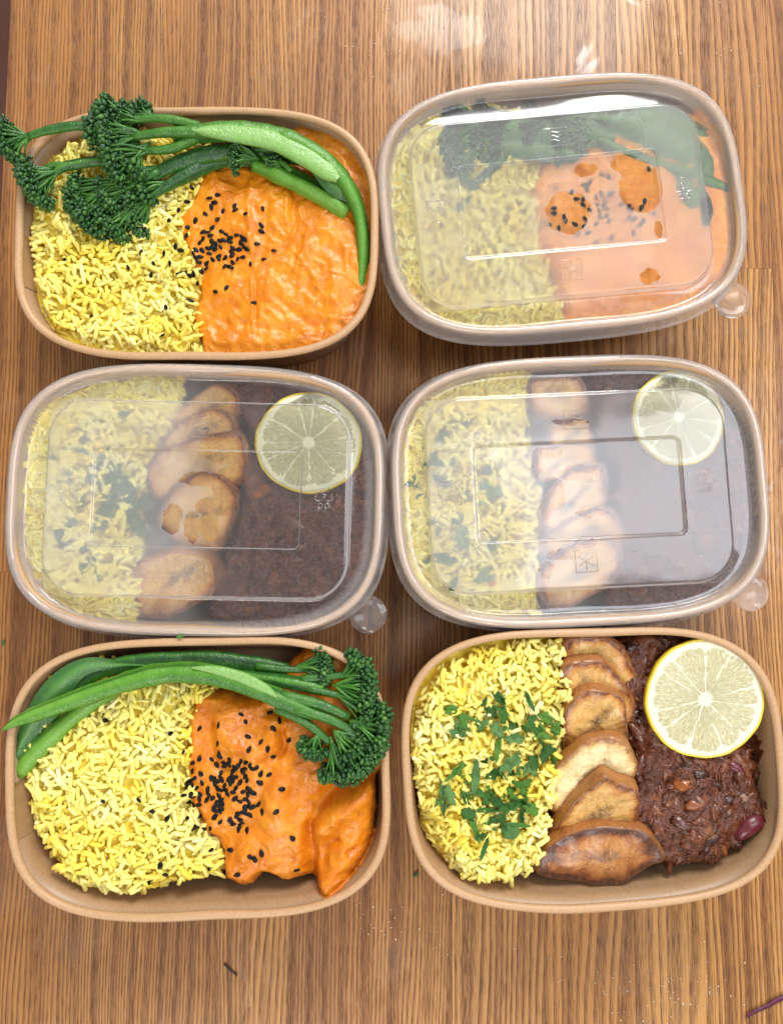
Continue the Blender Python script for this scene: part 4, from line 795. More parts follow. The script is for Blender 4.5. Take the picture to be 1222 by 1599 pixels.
# ------------------------------------------------------------------ lemon slices
def lemon(k, c_px, rx_px, ry_px, zc, slope, tw, label, seed, start, nseg=10, core=(0, 0)):
    rg = np.random.default_rng(seed); c = P(*c_px, zc * MM); sc = (CAM_H - zc * MM) / CAM_F / math.cos(.1); R = (rx_px + ry_px) / 2 * sc
    root = thing('lemon_slice', (c[0], c[1], zc * MM - .004), label, 'lemon', 'lemon slices')
    N = 120; th = np.arange(N) / N * 2 * math.pi
    wob = 1 + .008 * np.cos(3 * th + seed) + .006 * np.cos(7 * th + 2 * seed) + .003 * np.cos(17 * th)
    ex, ey = rx_px * sc / R, ry_px * sc / R
    def put(r, t_, dz):
        x, y = R * r * np.cos(t_) * ex, R * r * np.sin(t_) * ey
        return np.stack([c[0] + x, c[1] + y, zc * MM + slope * y + tw * x + dz * MM], -1)
    def ringmesh(prof, name, m):
        V = np.concatenate([put(r * wob, th, np.full(N, z)) for r, z in prof]); n = len(prof)
        j = np.arange(N); j2 = (j + 1) % N
        return V, [grid_faces(n, N)[:, ::-1]], n
    V, F, n = ringmesh([(.955, -4), (.98, -3.9), (.994, -3.2), (.998, -2.0), (.996, -.6), (.988, -.1), (.974, .02), (.962, -.3), (.94, -3.7)], 'peel', M_PEEL)
    j = np.arange(N); j2 = (j + 1) % N; F.append(np.stack([(n - 1) * N + j, (n - 1) * N + j2, j2, j], -1).astype(np.int32)[:, ::-1])
    part(root, 'peel', V, F, M_PEEL)
    V, F, n = ringmesh([(.001, -3.9), (.938, -3.9), (.961, -.3), (.955, .02), (.90, .0), (.86, -.02), (.5, -.02), (.12, .0), (.06, .06), (.001, .05)], 'pith', M_PITH); part(root, 'pith', V, F, M_PITH)
    edges = np.sort(start + (np.arange(nseg) + rg.uniform(-.27, .27, nseg)) * 2 * math.pi / nseg)
    for i in range(nseg):
        a0, a1 = edges[i], edges[(i + 1) % nseg] + (2 * math.pi if i == nseg - 1 else 0); nu, nv = 16, 10; V = []; pol = []
        rin, rout = rg.uniform(.07, .10), rg.uniform(.865, .885)
        for v in range(nv):
            fr = v / (nv - 1); r = rin + (rout - rin) * fr
            for u in range(nu):
                g = u / (nu - 1); gap = .0015 / max(r, .05) + .0004
                rr = r - (.055 * fr ** 3) * abs(2 * g - 1) ** 4
                a = a0 + gap + (a1 - a0 - 2 * gap) * g; w = min(g, 1 - g, fr * 1.5, (1 - fr) * 1.5) * 6; h = -.04 + .16 * min(1, w) + .05 * rg.standard_normal()
                V.append(put(np.array(rr), np.array(a + core[0] * 0), np.array(h))); pol.append((g * (a1 - a0) + i * 3.1, r * 3, seed))
        V = np.array(V); part(root, 'segment', V, [grid_faces(nv, nu, False)[:, ::-1][:, ::-1]], M_SEG, attrs={'pol': np.array(pol)})
    return root
lemon(6, (1100, 1092), 90, 92, 47.5, .10, .04, 'bare lemon slice on the open box of dark stew', 1, 1.62, 11)
lemon(3, (482, 691), 84, 81, 46.6, -.02, -.05, 'larger lemon slice under a lid, left of the other lidded lemon', 2, .3, 11)
lemon(4, (1059, 652), 74, 77, 46.6, -.03, -.05, 'smaller lemon slice under the lid with bluish glare', 3, .1, 11)

# ------------------------------------------------------------------ broccoli
def stem_path(pts):
    a = np.array([(*P(x, y, z * MM), r * MM) for x, y, z, r in pts]); return smooth_open(a, 5)
def uv_bud(nu=6, nv=5):
    u = np.arange(nu) / nu * 2 * math.pi; v = np.array([-.5, -.1, .35, .75])
    V = np.concatenate([np.stack([np.cos(u) * math.sqrt(1 - t * t), np.sin(u) * math.sqrt(1 - t * t), np.full(nu, t)], -1) for t in v]); V = np.vstack([V, [[0, 0, -.75]], [[0, 0, 1.0]]])
    j = np.arange(nu); j2 = (j + 1) % nu
    return V, grid_faces(len(v), nu), np.vstack([np.stack([np.full(nu, len(v) * nu), j2, j], -1), np.stack([np.full(nu, len(v) * nu + 1), (len(v) - 1) * nu + j, (len(v) - 1) * nu + j2], -1)]).astype(np.int32)
BUD = uv_bud()
def orient(d):
    d = np.asarray(d, float); d = d / (np.linalg.norm(d) + 1e-12); s = np.cross([0.3, 0.2, 1.0], d)
    if np.linalg.norm(s) < 1e-4: s = np.array([1.0, 0, 0])
    s /= np.linalg.norm(s); return np.stack([s, np.cross(d, s), d], 1)
def floret(stalks, buds, root, tip, spread, nb, rg, bud=1.0, zmin=None, zmax=None, flat=.65, nbud=14, br=.75):
    """branchlets that fan out from root towards a rounded head at tip, each ending in a tuft of buds"""
    root = np.asarray(root, float); tip = np.asarray(tip, float); d = tip - root; L = np.linalg.norm(d); M3 = orient(d)
    for i in range(nb):
        a = 2.399963 * i + rg.uniform(-.3, .3); rr = math.sqrt((i + .5) / nb); off = spread * 1.35 * MM * rr
        spread = spread
        o = M3 @ np.array([math.cos(a) * off, math.sin(a) * off, (1 - rr * rr) * spread * .35 * MM - .15 * spread * MM + rg.normal(0, .0006)]); o[2] *= flat
        e = tip + o; e[2] += .0008
        if zmax: e[2] = min(e[2], zmax * MM)
        if zmin: e[2] = max(e[2], zmin * MM)
        bs = rg.uniform(.78, 1.25); st = root + d * rg.uniform(0, .25); mid = st + (e - st) * .55 + np.array([0, 0, .0012]) + rg.normal(0, .0006, 3) - .25 * (o * .5)
        V, F = tube(smooth_open([st, mid, e], 4), np.linspace(br, br * .65, 9) * MM * rg.uniform(.75, 1.2), 6); stalks.add(V, F, rg.uniform(.45, 1.0))
        dirn = e - mid; dirn /= np.linalg.norm(dirn) + 1e-9
        cl = rg.uniform(2.2, 3.5) * MM * bud
        for b in range(nbud):
            ph = 2.399963 * b; q = (b + .5) / nbud; ct = 1 - 1.45 * q; stt = math.sqrt(max(0, 1 - ct * ct)); M2 = orient(dirn)
            v = M2 @ np.array([math.cos(ph) * stt, math.sin(ph) * stt, ct]); ctr = e + v * cl * rg.uniform(.75, 1.1) * np.array([1, 1, .85])
            if zmax: ctr[2] = min(ctr[2], zmax * MM + .001)
            if ctr[2] < .03: continue
            bl = rg.uniform(.85, 1.75) * MM * bud * bs; bw = bl * rg.uniform(.55, .75); Q = orient(v * .7 + dirn * .6 + rg.normal(0, .2, 3))
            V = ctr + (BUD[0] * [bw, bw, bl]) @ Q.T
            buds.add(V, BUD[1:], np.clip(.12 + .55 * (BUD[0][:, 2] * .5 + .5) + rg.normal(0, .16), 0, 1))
LIDK = [None]
def broccoli(name_label, main, arms, heads, seed, face=None, leaf=None, tone=(.9, .25), bud=1.0, zmax=None, cat='broccoli stem'):
    rg = np.random.default_rng(seed); p = stem_path(main); c = p.mean(0); root = thing('broccoli_stem', (c[0], c[1], p[:, 2].min() - .004), name_label, 'broccoli', 'broccoli stems')
    if 21 < seed < 31: root['lidded'] = 1
    sl_ = np.arange(len(p)) * .9; p[:, 3] *= 1 + .16 * (vnoise(sl_ * .55, sl_ * 0 + seed, seed) - .5) + .10 * (vnoise(sl_ * 1.7, sl_ * 0 + seed, seed + 3) - .5)
    V, F = tube(p[:, :3], p[:, 3], 14, .84, rough=.12, seed=seed)
    V = V + .0007 * np.stack([fbm(V[:, 0] / .008, V[:, 1] / .008, seed, 3), fbm(V[:, 0] / .008 + 9, V[:, 1] / .008, seed, 3), fbm(V[:, 0] / .006 + 5, V[:, 1] / .006, seed, 3)], -1)
    n = len(p); tn = np.clip(np.repeat(np.linspace(tone[0], tone[1], n), 14) + np.tile(rg.normal(0, .2, 14), n), 0, 1); tn = np.concatenate([tn, [min(1, tone[0] + .15), tone[1]]])
    part(root, 'stem', V, F, M_STEM, attrs={'tone': tn})
    st, bd = Acc(), Acc()
    for a in arms:
        q = stem_path(a); V, F = tube(q[:, :3], q[:, 3], 9, .9); t_ = np.concatenate([np.repeat(np.linspace(tone[1] + .12, tone[1] - .05, len(q)), 9), [tone[1]] * 2]); part(root, 'side_shoot', V, F, M_STEM, attrs={'tone': t_})
    for (rp, tp, spread, nb) in heads:
        a_ = P(rp[0], rp[1], rp[2] * MM); b_ = P(tp[0], tp[1], tp[2] * MM); floret(st, bd, a_, b_, spread, nb, rg, bud, zmax=zmax)
    if st.n:
        V, F, a = st.out(); part(root, 'stalks', V, F, M_STEM, attrs={'tone': a * .55}, kind='stuff')
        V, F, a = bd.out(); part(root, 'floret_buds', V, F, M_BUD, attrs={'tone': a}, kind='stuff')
    if face:
        q = np.array([(*P(x, y, z * MM), w * MM) for x, y, z, w in face]); q = smooth_open(q, 6); T = np.gradient(q[:, :2], axis=0); T /= np.linalg.norm(T, axis=1)[:, None]; nr = np.stack([-T[:, 1], T[:, 0]], -1)
        V = []; tn = []
        for s, dz in ((-1, -.0016), (-.94, -.0004), (-.6, .0001), (0, .0003), (.6, .0001), (.94, -.0004), (1, -.0016)):
            V.append(np.column_stack([q[:, :2] + nr * s * q[:, 3:4], q[:, 2] + dz])); tn.append(np.full(len(q), .75 - .4 * abs(s) + (.1 if s < 0 else 0)))
        part(root, 'peeled_face', np.concatenate(V), [grid_faces(7, len(q), False)], M_FACE, attrs={'tone': np.concatenate(tn)})
    for lf in (leaf or []):
        bleaf(root, lf, rg)
    return root
def bleaf(root, lf, rg):
    """a long limp leaf: spine (px, py, z, half width mm), folded along its rib"""
    q = np.array([(*P(x, y, z * MM), w * MM) for x, y, z, w in lf]); q = smooth_open(q, 6); T = np.gradient(q[:, :2], axis=0); T /= np.linalg.norm(T, axis=1)[:, None]; nr = np.stack([-T[:, 1], T[:, 0]], -1); V = []; tn = []
    ss = (-1, -.6, -.12, 0, .12, .6, 1); n = len(q); ph = rg.uniform(0, 6)
    for lay in (0, 1):
        for s in ss:
            dz = .0011 * (1 - abs(s)) + .0009 * s * np.sin(np.linspace(0, 7, n) + ph) - (.0004 if lay else 0) - .0008 * abs(s) ** 2
            V.append(np.column_stack([q[:, :2] + nr * s * q[:, 3:4], q[:, 2] + dz])); tn.append(np.full(n, .35 + .5 * (abs(s) < .2)))
    k = len(ss); F = np.vstack([grid_faces(k, n, False), grid_faces(k, n, False, k * n)[:, ::-1]])
    part(root, 'leaf', np.concatenate(V), [F], M_BLEAF, attrs={'tone': np.concatenate(tn)})

# top left box
broccoli('long peeled broccoli stem bending down the right wall of the open top box', [(561, 476, 38, 2.8), (566, 430, 41, 3.3), (567, 380, 45, 3.4), (557, 322, 49, 3.6), (530, 276, 51, 5.0), (490, 240, 52, 5.6), (430, 212, 53, 5.6), (370, 204, 54, 5.2), (310, 206, 55, 4.6), (270, 210, 55, 3.6)],
    [[(312, 198, 56, 2.4), (262, 186, 57, 2.2), (215, 186, 57, 1.8), (180, 190, 57, 1.5)], [(312, 206, 57, 2.9), (255, 207, 58, 2.4), (205, 214, 58, 1.7)], [(310, 214, 54, 2.6), (268, 232, 55, 2.3), (222, 236, 55, 1.7)]],
    [((205, 188, 57), (164, 180, 56), 6.5, 16), ((225, 210, 58), (172, 216, 57), 7.5, 22), ((238, 235, 55), (176, 248, 55), 8, 24), ((240, 186, 56), (222, 176, 54), 4.2, 9), ((215, 222, 55), (196, 228, 53), 7, 16), ((235, 222, 55), (205, 255, 53), 6.5, 18), ((215, 205, 56), (152, 203, 55), 6, 18), ((225, 190, 57), (190, 186, 55), 5, 12)], 5,
    leaf=[[(488, 266, 52, 1), (515, 286, 51.5, 3.6), (540, 303, 50, 3.4), (552, 320, 48, 1)]], face=[(300, 203, 59.4, .6), (330, 203, 59.3, 3.0), (375, 207, 58.8, 4.6), (430, 218, 58.2, 4.9), (480, 244, 57.3, 4.8), (512, 266, 56.6, 4.3), (528, 279, 56.0, 1.6)], tone=(.72, .42))
broccoli('bright green cut broccoli stem ending square on the smooth curry', [(544, 330, 44, 4.3), (500, 303, 46, 4.4), (455, 280, 47, 4.5), (420, 264, 47.5, 4.2), (395, 256, 48, 3.2)], [[(455, 268, 49, 1.8), (440, 254, 50, 1.5), (410, 246, 50, 1.3)], [(470, 252, 49, 1.8), (430, 235, 50, 2.0), (395, 232, 50, 1.6)]],
    [((405, 250, 50), (372, 243, 50), 6.5, 20), ((440, 262, 50), (428, 256, 50), 2.6, 6), ((400, 240, 50), (388, 232, 49), 4, 9)], 6, tone=(.85, .45), bud=.7)
broccoli('dark broccoli stem whose drooping head rests on rice nearest the left corner seam', [(470, 250, 46, 2.4), (400, 236, 47.5, 3.2), (330, 240, 49, 3.8), (270, 258, 50, 3.3), (235, 278, 50, 2.2)], [[(250, 268, 51, 2.0), (205, 290, 51, 1.6), (165, 318, 50, 1.3)], [(260, 262, 50, 1.9), (200, 270, 50, 1.6), (150, 290, 50, 1.3)]],
    [((200, 290, 50), (140, 345, 47), 7.5, 24), ((215, 275, 50), (130, 305, 49), 7.5, 22), ((180, 300, 50), (118, 322, 48), 5, 10), ((230, 280, 50), (172, 312, 48), 7, 20), ((250, 262, 50), (192, 282, 49), 6, 16)], 7, tone=(.3, .22))
broccoli('dark broccoli stem whose head droops lowest onto the rice', [(420, 252, 44, 2.4), (350, 250, 46, 3.3), (300, 268, 48, 3.4), (260, 290, 49, 2.8), (232, 308, 49, 1.8)], [[(250, 295, 49, 1.8), (215, 322, 48, 1.4), (190, 342, 47, 1.1)]],
    [((225, 312, 48), (178, 352, 46), 7.5, 26), ((240, 305, 48), (208, 318, 47), 6, 14), ((240, 310, 48), (208, 350, 45.5), 5.5, 16), ((270, 285, 49), (228, 300, 48), 4.5, 12)], 8, tone=(.25, .28))
broccoli('short broccoli shoot with a round dark head on the left rim', [(160, 250, 50, 2.6), (125, 256, 52, 2.6), (98, 262, 53, 2.3), (84, 272, 53, 1.8)], [[(108, 258, 53, 1.7), (82, 258, 54, 1.5), (64, 268, 54, 1.2)]], [((92, 268, 53), (54, 296, 53), 8.2, 34), ((84, 264, 54), (48, 275, 55), 5, 12)], 9, tone=(.3, .35))
broccoli('thin broccoli shoot reaching out past the left rim', [(165, 202, 55, 2.1), (120, 196, 57.5, 2.3), (75, 203, 58, 2.2), (45, 212, 58, 1.8)], [[(60, 205, 58, 1.4), (34, 222, 57, 1.2), (28, 240, 56, 1.0)]], [((48, 210, 58), (10, 220, 57), 5.8, 18), ((50, 214, 57), (26, 242, 55), 3.2, 6), ((40, 210, 58), (6, 205, 58), 3.5, 8)], 10, tone=(.2, .35))
# bottom left box
broccoli('long glossy broccoli stem lying on top, its pointed tip past the left rim', [(4, 1140, 55, .5), (30, 1126, 55.5, 2.6), (65, 1113, 55.5, 3.5), (130, 1090, 55, 4.2), (200, 1066, 54.5, 4.6), (270, 1052, 54.5, 4.8), (340, 1058, 54.5, 4.9), (400, 1078, 54.5, 4.6), (450, 1098, 54, 4.2), (490, 1115, 53.5, 3.6)],
    [[(440, 1085, 55, 2.4), (500, 1100, 55, 2.3), (545, 1120, 54, 1.7)], [(460, 1105, 55, 2.6), (520, 1125, 54, 2.3), (560, 1150, 53, 1.6)], [(430, 1105, 53, 2.3), (480, 1130, 53, 2.1), (515, 1160, 52, 1.6)]],
    [((500, 1140, 53), (487, 1168, 51), 4.6, 12), ((515, 1150, 53), (532, 1200, 51), 7, 24), ((540, 1140, 54), (575, 1178, 52), 8, 28), ((545, 1125, 54), (590, 1140, 53), 7.5, 24), ((530, 1150, 53), (556, 1200, 51), 6.5, 20), ((520, 1140, 54), (552, 1165, 53.5), 6, 16)], 15,
    face=[(300, 1043, 59.3, .5), (335, 1047, 59.2, 2.0), (375, 1058, 59.0, 2.6), (410, 1074, 58.6, 2.2), (432, 1088, 58, .8)], tone=(.92, .38))
broccoli('bright broccoli stem cut off low at the left wall', [(30, 1204, 43, 4.0), (58, 1172, 45, 4.4), (95, 1136, 47, 4.3), (140, 1100, 48, 4.0), (190, 1070, 48, 3.4), (250, 1050, 47, 2.8)], [], [], 16, tone=(1.0, .6))
broccoli('dark broccoli stem along the far rim with a broad limp leaf', [(60, 1150, 45, 2.0), (110, 1080, 48, 3.0), (170, 1042, 49, 3.6), (260, 1030, 49, 4.0), (340, 1030, 48.5, 3.9), (400, 1036, 48, 3.4), (450, 1044, 48, 2.6)], [[(400, 1040, 50, 2.0), (450, 1045, 50, 1.6), (490, 1046, 49, 1.3)]],
    [((455, 1044, 49), (505, 1040, 48), 5.5, 18)], 17, tone=(.55, .25), leaf=[[(22, 1190, 46, 1.5), (45, 1140, 49, 4.5), (85, 1080, 52, 6.0), (130, 1042, 53, 4.0), (190, 1038, 52, 1.5), (250, 1040, 51.5, .6)]])
broccoli('dark broccoli shoot fanning into a head at the far right corner', [(360, 1052, 48, 2.8), (410, 1060, 50, 3.3), (460, 1068, 51, 3.3), (505, 1075, 51, 2.6)], [[(470, 1060, 52, 1.9), (520, 1056, 52, 1.6), (552, 1050, 52, 1.2)], [(480, 1075, 52, 2.0), (525, 1085, 52, 1.6), (555, 1095, 52, 1.2)]],
    [((530, 1058, 52), (560, 1042, 52), 5.5, 18), ((520, 1070, 52), (570, 1072, 52), 7, 24), ((520, 1082, 52), (572, 1100, 51), 6.5, 20)], 18, tone=(.35, .3))
# top right box, under the lid
broccoli('broccoli stem with a wide head in the far left corner under a lid', [(1100, 215, 42, 4), (1050, 188, 43.5, 4.5), (980, 178, 44, 4.6), (900, 180, 44, 4.0), (830, 190, 44.5, 3.2), (780, 202, 45, 2.4)], [[(850, 182, 46, 1.8), (790, 180, 46, 1.5), (750, 190, 46, 1.2)], [(830, 195, 46, 1.8), (780, 220, 46, 1.5), (745, 240, 46, 1.2)]],
    [((765, 195, 46.5), (710, 200, 47), 10, 40), ((765, 225, 46.5), (708, 246, 47), 10, 38), ((790, 215, 46), (748, 222, 47), 7, 20), ((780, 185, 46), (748, 178, 46.5), 6, 14), ((740, 175, 45), (705, 178, 44), 6, 14)], 25, tone=(.6, .25), bud=.9, zmax=48, leaf=[[(930, 168, 45, 2), (980, 190, 46.5, 8), (1040, 215, 46.5, 11), (1090, 250, 46, 9), (1112, 300, 44.5, 3)]])
broccoli('broccoli stem with a small head beneath the square microwave mark', [(1135, 296, 45, 2), (1100, 280, 45.5, 3.2), (1040, 265, 46, 3.6), (985, 245, 46, 3.4), (940, 225, 46, 2.6), (915, 212, 46, 2)], [], [((925, 212, 47), (876, 206, 47.5), 11.0, 44), ((940, 215, 47), (905, 215, 47.5), 7, 20)], 26, tone=(.3, .25), bud=.85, zmax=48.4, leaf=[[(1050, 262, 47, 1.5), (1075, 290, 47.3, 6), (1095, 325, 47, 6), (1105, 352, 46.5, 1.5)]])
broccoli('dim broccoli stem crossing the lidded rice towards the left rim', [(850, 205, 44, 2.4), (790, 240, 45, 2.8), (750, 282, 44, 2.2), (725, 315, 42.5, 1.8), (700, 345, 41, 1.4)], [], [((800, 205, 46), (770, 205, 47), 8, 26), ((860, 200, 46), (825, 195, 47), 8, 26)], 27, tone=(.3, .2), leaf=[[(690, 180, 47, 2), (760, 190, 48, 7), (830, 200, 48, 9), (900, 205, 48, 8), (960, 215, 47.5, 3)], [(760, 235, 47, 2), (810, 228, 48, 6), (860, 235, 48, 6), (920, 245, 47, 2)]])

# ------------------------------------------------------------------ sesame seeds
def seed_mesh():
    nu, nv = 10, 8; u = np.arange(nu) / nu * 2 * math.pi; t = np.linspace(-.96, .96, nv); V = []
    for q in t:
        w = math.sqrt(1 - q * q) * (1 - .28 * q); V.append(np.stack([np.full(nu, q * 1.62), w * np.cos(u) * .98, w * np.sin(u) * .55], -1))
    V = np.concatenate(V) * MM; return make_mesh('sesame_seed', V, [grid_faces(nv, nu), np.arange(nu)[::-1][None].astype(np.int32), (np.arange(nu) + (nv - 1) * nu)[None].astype(np.int32)])
SEED_ME = seed_mesh(); SEED_ME.materials.append(M_SEED); SEED0 = bpy.data.objects.new('sesame_seed', SEED_ME)
def place_on(k, px, py, lift=0.0):
    f = FD[k]; z = .042
    for _ in range(5): w = P(px, py, z); z = float(f.at(w[0], w[1]))
    return w[0], w[1], z + lift, f.normal(w[0], w[1])
def seed(k, px, py, label, group, rg, lift=.0003):
    x, y, z, n = place_on(k, px, py, lift)
    if z < .02: return None
    if k in (2, 4): z = min(z, float(lid_under(k, x, y)) + .0004)
    o = SEED0.copy(); COL.objects.link(o); q = n.to_track_quat('Z', 'Y').to_matrix().to_4x4()
    s = rg.uniform(.88, 1.12); o.matrix_world = Matrix.Translation((x, y, z)) @ q @ Matrix.Rotation(rg.uniform(0, 6.28), 4, 'Z') @ Matrix.Rotation(rg.normal(0, .3), 4, 'X') @ Matrix.Rotation(rg.normal(0, .12), 4, 'Y') @ Matrix.Diagonal((s, s * rg.uniform(.9, 1.1), s, 1))
    FD[k].H  # seeds lie on the food
    return tag(o, label, 'seed', group)
S1 = [(260, 165), (335, 138), (305, 203), (280, 243), (478, 230), (484, 268), (380, 280), (573, 300), (725, 257), (710, 402), (715, 455), (228, 302), (335, 347), (140, 362), (75, 420), (63, 488), (288, 420), (207, 460), (250, 460), (272, 490), (370, 455), (408, 480), (440, 510), (500, 487), (545, 505), (570, 525), (535, 548), (205, 520), (180, 550), (285, 545), (320, 565), (350, 535), (390, 532), (440, 542), (360, 590), (250, 600), (290, 590), (310, 610), (145, 615), (200, 620), (260, 645), (465, 600), (450, 630), (460, 660), (520, 612), (555, 580), (587, 608), (120, 640), (140, 680), (183, 675), (170, 720), (290, 697), (345, 670), (345, 692), (398, 683), (505, 693), (550, 677), (463, 722), (240, 730), (235, 775), (200, 797), (393, 755), (425, 760), (450, 762), (617, 733), (735, 695), (823, 620), (676, 562), (410, 943), (313, 975), (645, 1070), (205, 835), (145, 855), (150, 890), (130, 900)]
S1R = [(120, 95), (75, 205), (15, 300), (12, 620), (20, 820), (55, 810), (90, 1040)]
S1Rb = [(455, 445), (526, 413), (436, 502), (200, 523), (395, 548), (472, 535), (466, 570), (523, 537), (553, 570), (505, 505), (510, 668), (283, 697), (506, 763), (450, 360), (541, 485)]
S5 = [(222, 305), (378, 275), (568, 190), (605, 253), (805, 175), (885, 238), (835, 308), (625, 372), (730, 417), (787, 478), (835, 540), (633, 478), (960, 405), (370, 432), (95, 495), (222, 553), (163, 592), (323, 562), (363, 608), (163, 657), (232, 680), (178, 720), (243, 755), (135, 740), (158, 775), (200, 797), (108, 780), (110, 840), (150, 855), (168, 875), (225, 850), (220, 890), (280, 900), (213, 940), (163, 950), (118, 940), (148, 1015), (230, 1025), (218, 1075), (310, 1138), (195, 1130), (170, 1140), (260, 1140), (395, 1080), (385, 515), (390, 540), (415, 585), (440, 600), (470, 570), (465, 605), (430, 620), (565, 580), (610, 585), (640, 610), (540, 620), (515, 632), (500, 655), (660, 640), (690, 635), (600, 640), (580, 662), (730, 680), (798, 688), (720, 755), (615, 730), (560, 750), (600, 705), (490, 695), (465, 720), (475, 755), (520, 708), (500, 735), (400, 675), (395, 710), (410, 730), (320, 718), (345, 725), (370, 740), (350, 760), (430, 775), (520, 805), (500, 835), (435, 815), (455, 850), (395, 815), (370, 800), (290, 815), (295, 850), (330, 885), (517, 885), (553, 908), (585, 830), (630, 805), (650, 835), (670, 842), (620, 850), (605, 890), (630, 915), (713, 930), (740, 998), (855, 997), (903, 808), (640, 955), (672, 952), (600, 965), (585, 995), (640, 1025), (605, 1010), (545, 1010), (530, 1035), (560, 1060), (570, 1082), (470, 1060), (485, 1080), (500, 1100), (545, 1140), (555, 1118), (615, 1150), (345, 955), (370, 945), (400, 900), (412, 930), (405, 970), (345, 985), (370, 990), (340, 1050), (350, 1030), (395, 955), (360, 920), (390, 880), (380, 860), (395, 985)]
S5b = [(328, 285), (526, 325), (319, 535), (428, 531), (468, 565), (516, 586), (650, 684), (501, 722), (515, 752), (462, 780), (644, 740)]
S5c = [(900, 648), (913, 747), (730, 761), (708, 684), (770, 706), (784, 712), (805, 694)]
S2 = [(25, 662), (125, 685), (230, 630), (205, 650), (215, 680), (190, 642), (150, 730), (190, 732), (190, 765), (15, 785), (15, 815), (75, 840), (85, 862), (230, 795), (205, 850), (140, 880), (195, 890), (265, 720), (300, 700), (320, 740), (275, 762), (285, 800), (290, 840), (330, 830), (345, 860), (350, 700), (370, 690), (340, 600), (300, 585), (420, 762), (460, 778), (555, 745), (580, 550), (480, 795), (535, 785), (460, 840), (490, 850), (550, 860), (530, 880), (610, 820), (45, 905), (265, 880), (310, 770), (330, 790)]
S2b = [(520, 505), (545, 495), (635, 525), (665, 520), (690, 548), (735, 535), (805, 520), (820, 548)]
rg = np.random.default_rng(77)
def lab1(x, y):
    if x > 393: return 'black sesame seed right of the upright crease in the smooth open curry'
    if y < 358: return 'loose black sesame seed above the dense scatter on the smooth open curry'
    if y > 436: return 'lone black sesame seed low on the smooth open curry'
    if x < 312: return 'black sesame seed where smooth open curry meets the rice'
    return 'black sesame seed in the dense scatter on the smooth open curry'
def lab1r(x, y):
    if y > 455: return 'stray black sesame seed low on the top open rice'
    if x > 262: return 'stray black sesame seed on top open rice beside the smooth curry'
    return 'stray black sesame seed on top open rice beneath the broccoli heads'
def lab5(x, y):
    if y < 1172: return 'loose black sesame seed on the curry hump right below the long stem'
    if y > 1292: return 'black sesame seed near the lower tip of the lumpy open curry'
    if x > 410: return 'loose black sesame seed right of the pile on the lumpy open curry'
    if x < 316: return 'black sesame seed by the rice edge of the lumpy open curry'
    if y < 1222: return 'black sesame seed in the upper pile on the lumpy open curry'
    if x < 355: return 'black sesame seed in the thick lower left pile on the lumpy curry'
    return 'black sesame seed in the lower right streak on the lumpy open curry'
def lab5r(x, y):
    if y < 1160: return 'stray black sesame seed high on the large bottom rice mound'
    if y < 1290: return 'stray black sesame seed across the middle of the bottom rice mound'
    return 'stray black sesame seed low on the bottom rice mound'
def lab2(x, y):
    if (x - 887) ** 2 + (y - 330) ** 2 < 37 ** 2: return 'black sesame seed inside the left clear orange patch under the lid'
    if y > 365: return 'veiled black sesame seed below the clear patches under the smeared lid'
    if x > 955: return 'black sesame seed at the right clear orange patch under the lid'
    return 'veiled black sesame seed between the two clear patches under the lid'
for x, y in ZM(S1, 280, 280, 5.555): seed(1, x, y, lab1(x, y), 'sesame seeds on the smooth open curry', rg)
for x, y in ZM(S1R, 280, 280, 5.555) + ZM(S1Rb, 0, 140, 1.971): seed(1, x, y, lab1r(x, y), 'sesame seeds on the top open rice', rg)
for x, y in ZM(S5, 270, 1080, 5.313) + ZM(S5c, 0, 980, 1.971): seed(5, x, y, lab5(x, y), 'sesame seeds on the lumpy open curry', rg)
for x, y in ZM(S5b, 0, 980, 1.971): seed(5, x, y, lab5r(x, y), 'sesame seeds on the bottom rice mound', rg)
for x, y in ZM(S2, 860, 120, 3.819) + ZM(S2b, 580, 100, 1.971): seed(2, x, y, lab2(x, y), 'sesame seeds under the smeared lid', rg)

# ------------------------------------------------------------------ chopped parsley
def leaf_mesh(kind, seed):
    rg = np.random.default_rng(seed); n = 44; a = np.arange(n) / n * 2 * math.pi
    if kind == 'lobed':
        r = .62 + .27 * np.cos(3 * a + rg.uniform(-.4, .4)) + .14 * np.cos(9 * a + rg.uniform(0, 6)) + .05 * np.cos(19 * a) + .05 * rg.standard_normal(n); x, y = r * np.cos(a), r * np.sin(a) * .85
    elif kind == 'torn':
        r = .7 + .12 * np.cos(2 * a + rg.uniform(0, 6)) + .10 * np.cos(5 * a + rg.uniform(0, 6)) + .07 * rg.standard_normal(n); x, y = r * np.cos(a), r * np.sin(a) * .62
    elif kind == 'oval':
        r = .85 + .03 * np.cos(8 * a); x, y = r * np.cos(a), r * np.sin(a) * .72
    else:
        r = 1 + .06 * rg.standard_normal(n); x, y = np.cos(a) * r, np.sin(a) * .2 * r
    V = []; cu, cv, tw = rg.normal(0, .38), rg.normal(.2, .4), rg.normal(0, .4)
    Vt = []
    for f in (1, .72, .4, .12):
        X, Y = x * f, y * f; Vt.append(np.stack([X, Y, .10 * np.abs(Y) * 2 + cu * X * X + cv * Y * Y + tw * X * Y + .07 * np.sin(X * 7 + seed) + .05 * np.sin(Y * 9 + seed * 2)], -1))
    Vt = np.concatenate(Vt); m = len(Vt); V = np.vstack([Vt, Vt - [0, 0, .045]])
    j = np.arange(n); j2 = (j + 1) % n
    F4 = np.vstack([grid_faces(4, n), grid_faces(4, n, base=m)[:, ::-1], np.stack([j2, j, m + j, m + j2], -1)]).astype(np.int32)
    return make_mesh('parsley_piece', V, [F4, (3 * n + j)[None].astype(np.int32), (m + 3 * n + j)[::-1][None].astype(np.int32)])
